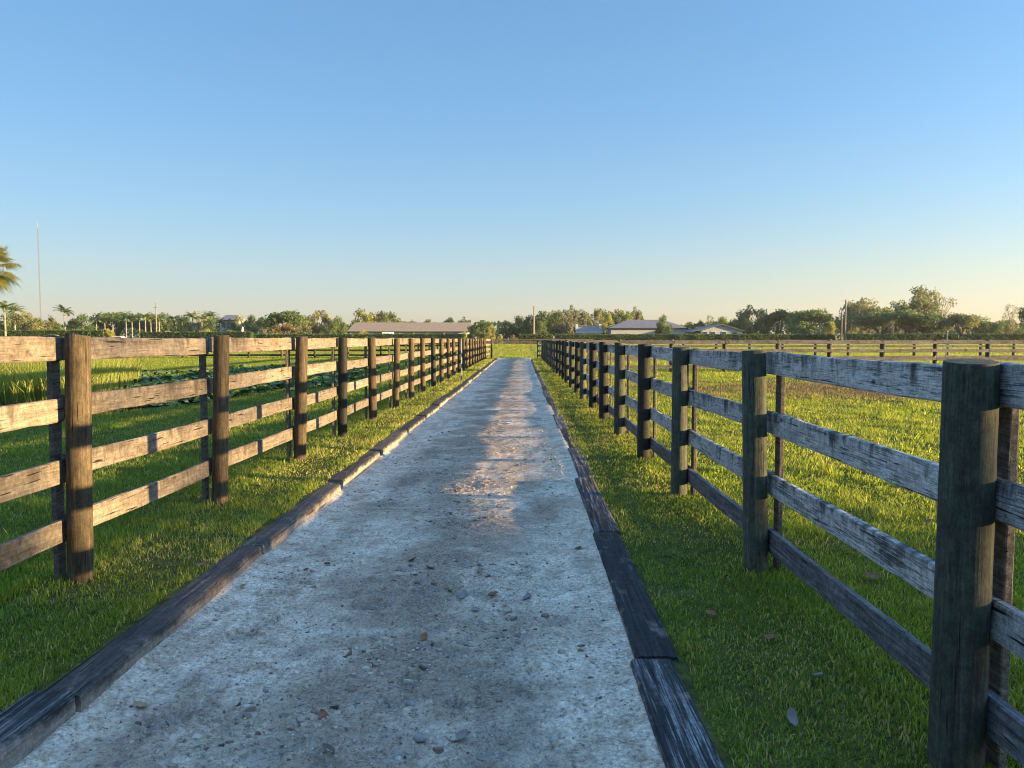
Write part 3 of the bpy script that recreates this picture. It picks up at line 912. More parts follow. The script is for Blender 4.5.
def build_grass():
    def dens(y):
        if y < 62:
            return min(8200.0, 5200.0 * (5.5 / y) ** 1.62)
        return 5200.0 * (5.5 / 62) ** 1.62 * (62 / y) ** 2.4
    x, y = scatter(1.2, 150, dens, -110, 110)
    e = (fbm(x * 3, y * 2.2, 61, 3) - 0.5)
    lane = (x > -2.10 + e * 0.10) & (x < 0.785 - 0.02 * sstep(9, 14, y) + e * 0.12) & (y < 63.6 + e * 1.5)
    pm = pond_mask(x, y) < 1.0
    worn = ((x - 11) / 8.5) ** 2 + ((y - 23.5) / 5.0) ** 2 + (fbm(x * 0.7, y * 0.7, 71, 4) - 0.5) * 4.5
    thin = (worn < 0.8) & (rng.uniform(0, 1, len(x)) < 0.65)
    bare = (fbm(x * 2.1, y * 2.1, 81, 4) > 0.62) & (rng.uniform(0, 1, len(x)) < 0.6)
    keep = ~(lane | pm | thin | bare)
    x, y = x[keep], y[keep]; e = e[keep]
    clump = fbm(x * 1.6, y * 1.6, 91, 3); c2 = fbm(x * 6, y * 6, 95, 2)
    h = rng.uniform(0.020, 0.055, len(x)) * (0.45 + 1.0 * clump + 0.7 * c2) * np.exp(rng.normal(0, 0.20, len(x)))
    h *= np.where((x > 0.5) & (x < 1.45), 0.46, 0.56) * np.where(x < -3.0, 1.3, 1.0) * np.where(x > 1.7, 1.25, 1.0)
    tuft = sstep(0.56, 0.74, fbm(x * 2.6, y * 2.6, 97, 3)) * ((x < -3.0) | (x > 1.75))
    h *= 1 + 1.3 * tuft * rng.uniform(0.3, 1.0, len(x))
    nearline = np.exp(-((x + 2.86) / 0.10) ** 2) + np.exp(-((x - 1.62) / 0.10) ** 2)
    h *= np.where(x > 0, 1 + 0.1 * nearline, 1 + 0.9 * nearline)
    edge = np.where(x > 0, sstep(0.8, 1.15, x), sstep(2.1, 2.35, -x))
    h *= 0.92 + 0.08 * edge
    sc = np.maximum(1.0, y / 6.0) ** 0.75
    h = h * np.maximum(1.0, y / 14.0) ** 0.38
    verge_edge = ((x > -2.32) & (x < 0)) | ((x > 0) & (x < 0.95))
    h *= np.where(verge_edge, 1.45, 1.0)
    w = rng.uniform(0.0040, 0.0085, len(x)) * sc
    lean = rng.uniform(0.10, 0.75, len(x)) ** 0.9
    tint = np.clip(rng.normal(0.45, 0.2, len(x)) + (clump - 0.5) * 0.5, 0, 0.9)
    dead = rng.uniform(0, 1, len(x)) < np.where(np.abs(x + 2.45) < 0.4, 0.16, np.where((x > 0) & (x < 1.5), 0.11, 0.06)) * (0.4 + 1.6 * sstep(0.4, 0.65, fbm(x * 1.3, y * 1.3, 171, 3)))
    tint = np.where(dead, 1.0, tint)
    z = ground_z(x, y) - 0.004
    near = y < 11
    lab = {"L": "short mown grass covering the verge and pasture left of the lane", "R": "short mown grass covering the verge and paddock right of the lane"}
    for nm, sel in (("L", x < -0.5), ("R", x >= -0.5)):
        V, Q, T, A = [], [], [], []; off = 0
        for part, s2 in ((sel & near, True), (sel & ~near, False)):
            v, q, t, a = blades(x[part], y[part], z[part], h[part], w[part], lean[part], tint[part], s2)
            V.append(v); A.append(a)
            if q is not None:
                Q.append(q + off)
            T.append(t + off); off += len(v)
        me = mesh_np("grass", np.concatenate(V), np.concatenate(Q), np.concatenate(T), attr=np.concatenate(A))
        o = obj("grass", me, M_grass)
        tag(o, lab[nm], "grass", kind="stuff")
    # sprigs straying onto the lane
    # taller unmown tussocks at the foot of the posts
build_grass()

def build_reeds():
    n = 19000
    y = rng.uniform(14.5, 27, n); x = -9.7 - (y - 17) * 0.42 - rng.exponential(2.8, n) + rng.normal(0, 0.3, n)
    k = fbm(x * 0.8, y * 0.8, 101, 3)
    s = k > 0.40
    x, y, k = x[s], y[s], k[s]
    h = rng.uniform(0.7, 1.25, len(x)) * (0.7 + 0.6 * k)
    v, q, t, a = blades(x, y, np.zeros(len(x)), h, rng.uniform(0.014, 0.03, len(x)), rng.uniform(0.05, 0.5, len(x)), np.clip(rng.normal(0.6, 0.25, len(x)), 0, 1))
    o = obj("reeds", mesh_np("reeds", v, q, t, attr=a), M_reed)
    tag(o, "tall yellow green reeds at the left bank of the pond", "reeds", kind="stuff")
    # broad floating and standing leaves
    n = 16000
    x = rng.uniform(-18, -5, n); y = rng.uniform(10.5, 42, n)
    m = pond_mask(x, y)
    kk = fbm(x * 0.9, y * 0.9, 111, 3)
    s = (m < 1.05) & (kk > 0.36)
    x, y, kk = x[s], y[s], kk[s]
    n = len(x)
    r = rng.uniform(0.05, 0.125, n); z = 0.05 + rng.uniform(0, 0.34, n) ** 1.3 * (0.4 + kk)
    tilt = rng.normal(0, 0.45, (n, 2))
    ang = np.linspace(0, 2 * math.pi, 7, endpoint=False)
    ca, sa = np.cos(ang), np.sin(ang)
    V = np.stack([x[:, None] + r[:, None] * ca, y[:, None] + r[:, None] * sa,
                  z[:, None] + r[:, None] * (ca * tilt[:, :1] + sa * tilt[:, 1:])], -1)
    C = np.stack([x, y, z - r * 0.18], -1)[:, None, :]
    V = np.concatenate([V, C], 1).reshape(-1, 3)
    b = np.arange(n) * 8
    T = np.concatenate([np.stack([b + i, b + (i + 1) % 7, b + 7], -1) for i in range(7)])
    o = obj("pond_leaves", mesh_np("pond_leaves", V, None, T, attr=np.repeat(np.clip(rng.normal(0.45, 0.28, n), 0, 1), 8)), M_leaf_pad)
    tag(o, "mat of round dark green water plant leaves covering the pond", "water plants", kind="stuff")
build_reeds()

# ------------------------------------------------------------------ small things on the ground
def leaf_mesh(name, seed, L=0.09, W=0.05):
    r = np.random.default_rng(seed)
    V, F = [], []
    nu, nv = 8, 4
    curl = r.uniform(0.3, 1.0); fold = r.uniform(0.15, 0.55)
    for i in range(nu + 1):
        u = i / nu
        half = W / 2 * math.sin(math.pi * min(1, u * 0.98 + 0.01)) ** 0.8
        for j in range(nv + 1):
            s = j / nv * 2 - 1
            z = abs(s) * half * fold + curl * L * 0.35 * (u - 0.4) ** 2 * 2 + r.normal(0, 0.0012)
            V.append(((u - 0.5) * L, s * half, z + 0.003))
    for i in range(nu):
        for j in range(nv):
            a = i * (nv + 1) + j
            F.append((a, a + nv + 1, a + nv + 2, a + 1))
    # stalk
    b = len(V); s0 = -0.5 * L
    for q in range(3):
        V += [(s0 - q * L * 0.15, -0.0012, 0.006 + 0.01 * q * q * 0.3), (s0 - q * L * 0.15, 0.0012, 0.006 + 0.01 * q * q * 0.3)]
    F += [(b, b + 1, b + 3, b + 2), (b + 2, b + 3, b + 5, b + 4)]
    return mesh_py(name, V, F, smooth=True)

def clod_mesh(name, seed, r0=0.03, flat=0.55):
    import bmesh
    bm = bmesh.new()
    bmesh.ops.create_icosphere(bm, subdivisions=3, radius=r0)
    r = np.random.default_rng(seed)
    ax = r.normal(0, 1, (10, 3)); ax /= np.linalg.norm(ax, axis=1)[:, None]
    cut = r.uniform(0.55, 0.95, 10)
    sc = np.array([1.25, r.uniform(0.7, 1.0), flat])
    for v in bm.verts:
        p = np.array(v.co) / r0
        for a, c in zip(ax, cut):
            d = p @ a
            if d > c:
                p = p - a * (d - c) * 0.85
        v.co = Vector(tuple(p * r0 * sc * (1 + r.normal(0, 0.012))))
    me = bpy.data.meshes.new(name); bm.to_mesh(me); bm.free()
    me.polygons.foreach_set("use_smooth", np.full(len(me.polygons), True))
    return me

M_lf = [plain("dry_leaf_rust", (0.20, 0.085, 0.040), 0.7, 0.4, 30, 0.2), plain("dry_leaf_brown", (0.13, 0.080, 0.05), 0.7, 0.4, 30, 0.2),
        plain("dry_leaf_tan", (0.30, 0.21, 0.11), 0.7, 0.35, 30, 0.2), plain("dry_leaf_grey", (0.20, 0.175, 0.15), 0.75, 0.35, 30, 0.2)]
M_clod = plain("clod_grey", (0.26, 0.235, 0.21), 0.95, 0.35, 40, 0.6)
M_clod_b = plain("clod_brown", (0.24, 0.15, 0.105), 0.9, 0.35, 40, 0.5)
M_clod_w = plain("shell_stone", (0.46, 0.43, 0.39), 0.9, 0.25, 40, 0.4)
LEAVES = [leaf_mesh("leaf_%d" % i, 500 + i) for i in range(5)]
CLODS = [clod_mesh("clod_%d" % i, 600 + i) for i in range(6)]
items = [
 # px, py, kind, size, material, label
 (413, 562, 'leaf', 1.0, 0, "rust dry leaf left of another leaf in the middle of the lane"),
 (430, 570, 'leaf', 0.9, 1, "dark brown dry leaf just right of the rust leaf on the lane"),
 (431, 592, 'leaf', 1.2, 3, "thin grey brown leaf lying flat left of centre on the lane"),
 (463, 598, 'leaf', 1.2, 3, "curled pale grey leaf with upturned edge mid lane"),
 (476, 613, 'leaf', 1.0, 3, "small grey leaf just below the curled pale leaf"),
 (493, 600, 'leaf', 1.1, 1, "flat brown leaf right of the curled pale leaf"),
 (528, 601, 'leaf', 1.1, 3, "dull grey leaf in a scuffed hollow right of centre"),
 (579, 554, 'leaf', 1.0, 1, "brown leaf by the brown stain near the right timber"),
 (424, 640, 'leaf', 0.8, 0, "small reddish leaf on the dark churned soil"),
 (440, 657, 'leaf', 0.6, 3, "tiny grey leaf below the reddish leaf"),
 (138, 707, 'leaf', 1.0, 2, "tan star-like dry leaf on the tyre marks"),
 (241, 588, 'leaf', 0.7, 2, "small tan leaf close to the left edging timber"),
 (328, 757, 'leaf', 0.8, 1, "brown leaf at the bottom of the picture left of centre"),
 (323, 720, 'leaf', 0.8, 0, "reddish brown leaf below the pinkish brown clod"),
 (491, 760, 'leaf', 1.2, 3, "long grey twig-like leaf at the lower centre of the lane"),
 (460, 742, 'leaf', 1.1, 3, "grey curled leaf right of the white shell stone"),
 (352, 692, 'clod', 1.0, 'b', "pinkish brown clod standing alone left of centre"),
 (398, 760, 'clod', 0.8, 'w', "whitish shell stone at the lower edge of the lane"),
 (410, 706, 'clod', 1.1, 'g', "grey crumbly clod in a hollow of the lane"),
 (372, 640, 'clod', 0.9, 'g', "grey clod on the dark soil left of the reddish leaf"),
 (420, 742, 'clod', 1.2, 'g', "larger grey clod above the white shell stone"),
 (300, 705, 'clod', 0.7, 'g', "small grey clod beside the dark patch"),
 (265, 690, 'clod', 0.6, 'g', "small grey clod between the tyre marks and the lane centre"),
]
for k, (px, py, kind, s, m, lab) in enumerate(items):
    x, y = px_ground(px, py, -0.10)
    z = path_z(x, y)
    if kind == 'leaf':
        o = obj("dry_leaf", LEAVES[k % 5], M_lf[m], loc=(x, y, z + 0.003))
        o.rotation_euler = (random.gauss(0, 0.2), random.gauss(0, 0.2), random.uniform(0, 6.28)); o.scale = (s,) * 3
        tag(o, lab, "leaf", "dry leaves fallen on the lane")
    else:
        o = obj("clod", CLODS[k % 6], {'b': M_clod_b, 'w': M_clod_w, 'g': M_clod}[m], loc=(x, y, z + 0.002 * s))
        o.rotation_euler = (0, 0, random.uniform(0, 6.28)); o.scale = (s * 0.8, s * 0.8, s * 0.7)
        tag(o, lab, "clod", "clods and stones lying on the lane")
turf_items = [
 (710, 607, 1.1, 0, "rust brown leaf on the right verge beside the brown timber"), (770, 634, 0.9, 0, "red brown leaf on the right verge below the lowest rail"),
 (845, 553, 1.1, 2, "pale tan leaf in the paddock seen between the lower rails"), (870, 576, 1.2, 1, "brown leaf in the paddock close behind the lowest rail"),
 (790, 710, 1.0, 3, "large grey brown leaf on the shaded right verge"), (925, 521, 1.0, 1, "brown leaf in the paddock left of the nearest right post"),
 (690, 520, 1.0, 3, "grey leaf on the right verge near the split black timber"), (817, 672, 0.9, 3, "small grey leaf on the verge under the lowest rail")]
for k, (px, py, s, m, lab) in enumerate(turf_items):
    x, y = px_ground(px, py, 0.03)
    o = obj("dry_leaf", LEAVES[(k + 2) % 5], M_lf[m], loc=(x, y, float(ground_z(x, y)) + 0.03))
    o.rotation_euler = (random.gauss(0, 0.3), random.gauss(0, 0.3), random.uniform(0, 6.28)); o.scale = (s,) * 3
    tag(o, lab, "leaf", "dry leaves caught in the grass")
o = obj("dry_leaf", LEAVES[1], M_lf[0], loc=(*px_ground(202, 567, 0.02), 0.022))
o.rotation_euler = (0.1, 0, 0.7)
tag(o, "reddish leaf lying on top of the left edging timber", "leaf")

def build_gravel():
    n = 60000
    y = 1.8 + 14 * rng.uniform(0, 1, n) ** 1.7
    x = np.where(rng.uniform(0, 1, n) < 0.6, rng.normal(-0.6, 0.5, n), rng.uniform(-1.85, 0.5, n))
    s = (x > -1.88) & (x < 0.52) & (rng.uniform(0, 1, n) > sstep(8, 15.5, y))
    x, y = x[s], y[s]
    n = len(x)
    o_ = np.argsort(y); x, y = x[o_], y[o_]
    # local path height
    X = np.linspace(-2.0, 0.7, 136); Y = np.linspace(1.6, 16.2, 731)
    gx, gy = np.meshgrid(X, Y); gz, _ = path_height(gx, gy)
    ix = np.clip(((x + 2.0) / 0.02).astype(int), 0, 135); iy = np.clip(((y - 1.6) / 0.02).astype(int), 0, 730)
    z = gz[iy, ix]
    r = 0.0014 + rng.exponential(0.0017, n).clip(0, 0.013)
    r *= np.maximum(1, y / 7)
    # squashed, irregular octahedra
    d = np.array([(1, 0, 0), (0, 1, 0), (-1, 0, 0), (0, -1, 0), (0, 0, 1), (0, 0, -1)], float)
    j = rng.uniform(0.6, 1.35, (n, 6, 1)) * d[None]
    j[:, :, 2] *= 0.65
    a = rng.uniform(0, 6.28, n); c, s_ = np.cos(a)[:, None], np.sin(a)[:, None]
    V = np.stack([(j[:, :, 0] * c - j[:, :, 1] * s_), (j[:, :, 0] * s_ + j[:, :, 1] * c), j[:, :, 2]], -1) * r[:, None, None]
    V += np.stack([x, y, z + r * 0.2], -1)[:, None, :]
    V = V.reshape(-1, 3)
    b = np.arange(n) * 6
    T = []
    for (p, q) in ((0, 1), (1, 2), (2, 3), (3, 0)):
        T.append(np.stack([b + p, b + q, b + 4], -1)); T.append(np.stack([b + q, b + p, b + 5], -1))
    tint = np.repeat(rng.uniform(0, 1, n), 6)
    # flat crusty clods, in drifts along the churned middle
    m = 16000
    cy = 1.8 + 22 * rng.uniform(0, 1, m) ** 1.8
    cx = np.where(rng.uniform(0, 1, m) < 0.75, rng.normal(-0.62, 0.42, m), rng.uniform(-1.8, 0.5, m))
    drift = fbm(cx * 1.9, cy * 1.5, 151, 4)
    k = (cx > -1.85) & (cx < 0.5) & (rng.uniform(0, 1, m) < sstep(0.44, 0.66, drift) * (1 - sstep(9, 15.8, cy)))
    cx, cy = cx[k], cy[k]; m = len(cx)
    ix = np.clip(((cx + 2.0) / 0.02).astype(int), 0, 135); iy = np.clip(((cy - 1.6) / 0.02).astype(int), 0, 730)
    cz = gz[iy, ix]
    cr = 0.004 + rng.exponential(0.0060, m).clip(0, 0.022)
    ang = rng.uniform(0, 6.28, m)[:, None] + np.arange(6)[None] * (2 * math.pi / 6) + rng.normal(0, 0.22, (m, 6))
    rr = cr[:, None] * rng.uniform(0.6, 1.25, (m, 6)); st = rng.uniform(0.55, 1.0, m)[:, None]
    ox, oy = rr * np.cos(ang), rr * np.sin(ang) * st
    tl = rng.normal(0, 0.22, (m, 2))
    th = (cr * rng.uniform(0.15, 0.45, m))[:, None]
    ztop = cz[:, None] + th + ox * tl[:, :1] + oy * tl[:, 1:] + rng.normal(0, 0.06, (m, 6)) * cr[:, None]
    topv = np.stack([cx[:, None] + ox * 0.86, cy[:, None] + oy * 0.86, ztop], -1)
    botv = np.stack([cx[:, None] + ox, cy[:, None] + oy, np.broadcast_to(cz[:, None] - 0.012, ox.shape)], -1)
    V2 = np.concatenate([topv, botv], 1).reshape(-1, 3)
    b2 = np.arange(m) * 12 + len(V)
    Q2 = [np.stack([b2, b2 + 1, b2 + 2, b2 + 3], -1), np.stack([b2, b2 + 3, b2 + 4, b2 + 5], -1)]
    for q_ in range(6):
        Q2.append(np.stack([b2 + q_, b2 + 6 + q_, b2 + 6 + (q_ + 1) % 6, b2 + (q_ + 1) % 6], -1))
    V = np.concatenate([V, V2]); tint = np.concatenate([tint, np.repeat(np.clip(rng.beta(1.0, 2.0, m), 0, 1), 12)])
    M = Mat("crumbs")
    at = M.n("ShaderNodeAttribute", attribute_name="tint")
    M.col(M.ramp(at.outputs["Fac"], [(0.0, (0.085, 0.06, 0.042)), (0.15, (0.20, 0.155, 0.115)), (0.5, (0.38, 0.310, 0.235)), (1.0, (0.50, 0.43, 0.345))]))
    o = obj("gravel", mesh_np("gravel", V, np.concatenate(Q2), np.concatenate(T), attr=tint), M.m)
    tag(o, "loose crumbs, shell grit and small stones strewn over the lane", "gravel", kind="stuff")
build_gravel()

# ------------------------------------------------------------------ thin stake by the left fence, rod in the right paddock
def tube(p0, p1, r0, r1=None, sides=8):
    r1 = r0 if r1 is None else r1
    p0 = Vector(p0); p1 = Vector(p1); d = (p1 - p0).normalized()
    u = d.orthogonal().normalized(); w = d.cross(u)
    V, F = [], []
    for p, r in ((p0, r0), (p1, r1)):
        for k in range(sides):
            a = 2 * math.pi * k / sides
            V.append(tuple(p + u * (r * math.cos(a)) + w * (r * math.sin(a))))
    for k in range(sides):
        F.append((k, (k + 1) % sides, sides + (k + 1) % sides, sides + k))
    F.append(tuple(range(sides - 1, -1, -1))); F.append(tuple(range(sides, 2 * sides)))
    return V, F

class MB:
    def __init__(self):
        self.V, self.F = [], []
    def add(self, vf):
        b = len(self.V); self.V += list(vf[0]); self.F += [tuple(i + b for i in f) for f in vf[1]]; return self
    def box(self, x0, x1, y0, y1, z0, z1):
        V = [(x0, y0, z0), (x1, y0, z0), (x1, y1, z0), (x0, y1, z0), (x0, y0, z1), (x1, y0, z1), (x1, y1, z1), (x0, y1, z1)]
        return self.add((V, [(3, 2, 1, 0), (4, 5, 6, 7), (0, 1, 5, 4), (1, 2, 6, 5), (2, 3, 7, 6), (3, 0, 4, 7)]))
    def poly(self, pts):
        return self.add((pts, [tuple(range(len(pts)))]))
    def mesh(self, name, smooth=False):
        return mesh_py(name, self.V, self.F, smooth)

t = empty("marker_stake", (-2.08, 26.4, 0))
tag(t, "thin pale grey stake standing by the left timbers before the fence", "stake")
obj("pipe", MB().add(tube((0, 0, -0.2), (0, 0, 1.52), 0.024)).mesh("pipe", True), M_pipe, t)
obj("cap", MB().add(tube((0, 0, 1.52), (0, 0, 1.545), 0.028, 0.022)).mesh("cap", True), M_pipe, t)
t = empty("marker_rod", (px_x(943, 50), 50, 0))
tag(t, "thin upright metal rod beyond the grey fences on the right", "rod")
obj("shaft", MB().add(tube((0, 0, -0.2), (0, 0, 1.95), 0.03)).mesh("shaft", True), M_pipe, t)
obj("head", MB().add(tube((0, 0, 1.95), (0, 0, 2.08), 0.075, 0.05)).mesh("head", True), M_pipe, t)

# ------------------------------------------------------------------ trees
def leaf_cards(P, size, flat=0.0):
    n = len(P)
    a = rng.normal(0, 1, (n, 3)); a /= np.linalg.norm(a, axis=1)[:, None]
    b = rng.normal(0, 1, (n, 3)); b -= a * (a * b).sum(1)[:, None]; b /= np.linalg.norm(b, axis=1)[:, None]
    s = size[:, None]
    V = np.stack([P - a * s, P - b * s * 0.55 + a * s * 0.1, P + a * s, P + b * s * 0.55 + a * s * 0.15], 1).reshape(-1, 3)
    k = np.arange(n) * 4
    return V, np.stack([k, k + 1, k + 2, k + 3], -1)

def tree_variant(seed, nclump, nleaf, spread=(5, 5, 3.9), zc=6.0, leaf=(0.16, 0.34), sparse=False, low=1.2, trunk_r=0.28, domed=False):
    """crown mesh and trunk mesh, about 10 tall and 10 wide"""
    r = np.random.default_rng(seed)
    C, Rr = [], []
    for i in range(nclump):
        d = r.normal(0, 1, 3); d /= np.linalg.norm(d)
        q = r.uniform(0.35, 0.88) ** 0.6
        if domed:
            d[2] = abs(d[2]) * 0.9 - 0.25
        c = np.array([d[0] * spread[0], d[1] * spread[1], d[2] * spread[2]]) * q + (0, 0, zc)
        c[2] = max(c[2], low + 0.6)
        C.append(c); Rr.append(r.uniform(0.7, 1.55) * (0.85 if sparse else 1.0))
    C = np.array(C); Rr = np.array(Rr)
    wgt = Rr ** 2; wgt /= wgt.sum()
    idx = r.choice(nclump, nleaf, p=wgt)
    d = r.normal(0, 1, (nleaf, 3)); d /= np.linalg.norm(d, axis=1)[:, None]
    rad = r.uniform(0.15, 1.0, nleaf) ** 0.45
    stray = r.uniform(0, 1, nleaf) < 0.10
    rad = np.where(stray, rad * 1.35, rad)
    P = C[idx] + d * (rad * Rr[idx])[:, None] * np.array([1.1, 1.1, 0.8])
    clump_t = r.uniform(0, 1, nclump)
    tint = np.clip(0.55 * clump_t[idx] + 0.25 * r.uniform(0, 1, nleaf) + 0.1, 0, 1)
    V, Q = leaf_cards(P, r.uniform(leaf[0], leaf[1], nleaf))
    crown = mesh_np("crown", V, Q, attr=np.repeat(tint, 4))
    mb = MB()
    fork = 1.9 if not sparse else 2.6
    mb.add(tube((0, 0, -0.3), (0.05, 0.03, fork), trunk_r * 1.25, trunk_r * 0.85, 9))
    lim = list(r.choice(nclump, min(nclump, 16 if sparse else 11), replace=False))
    for i in lim:
        c = C[i]
        mid = np.array([c[0] * 0.42, c[1] * 0.42, fork + (c[2] - fork) * 0.55 + r.uniform(-.2, .4)])
        mb.add(tube((0.05, 0.03, fork - 0.15), tuple(mid), trunk_r * 0.55, trunk_r * 0.33, 6))
        mb.add(tube(tuple(mid), tuple(c), trunk_r * 0.33, trunk_r * 0.10, 5))
    return crown, mb.mesh("trunk", True)

TV = {
 'round': [tree_variant(1000 + i, 46, 4200, (4.6, 4.6, 3.6), 5.6, (0.17, 0.36), domed=True) for i in range(3)],
 'dense': [tree_variant(1010 + i, 38, 3600, (4.2, 4.2, 4.0), 5.4) for i in range(3)],
 'loose': [tree_variant(1020 + i, 40, 3600, (4.3, 4.3, 4.1), 5.6, (0.15, 0.32), sparse=True) for i in range(3)],
 'airy': [tree_variant(1030 + i, 24, 800, (4.0, 4.0, 3.8), 6.2, (0.13, 0.28), sparse=True) for i in range(2)],
 'bush': [tree_variant(1040 + i, 30, 2600, (4.4, 4.4, 4.6), 4.6, (0.2, 0.42), low=0.2) for i in range(2)],
 'bare': [tree_variant(1050, 22, 260, (3.4, 3.4, 4.2), 5.8, (0.1, 0.2), sparse=True)],
}
tree_count = {}
def tree(px, ytop, wpx, y, kind, mat, label, group="trees and shrubs along the far side of the pastures"):
    x = px_x(px, y); g = terr(y)
    H = px_top(ytop, y) - g; W = wpx / FPX * y
    k = tree_count.get(kind, 0); tree_count[kind] = k + 1
    cm, tm = TV[kind][k % len(TV[kind])]
    name = {'bush': 'bush', 'bare': 'bare_tree'}.get(kind, 'tree')
    t = empty(name, (x, y, g), random.uniform(0, 6.28))
    t.scale = (W / 9.6, W / 9.6, H / 9.9)
    tag(t, label, "bush" if kind == 'bush' else "tree", group)
    obj("crown", cm, mat, t)
    obj("trunk", tm, M_bark, t)
    return t

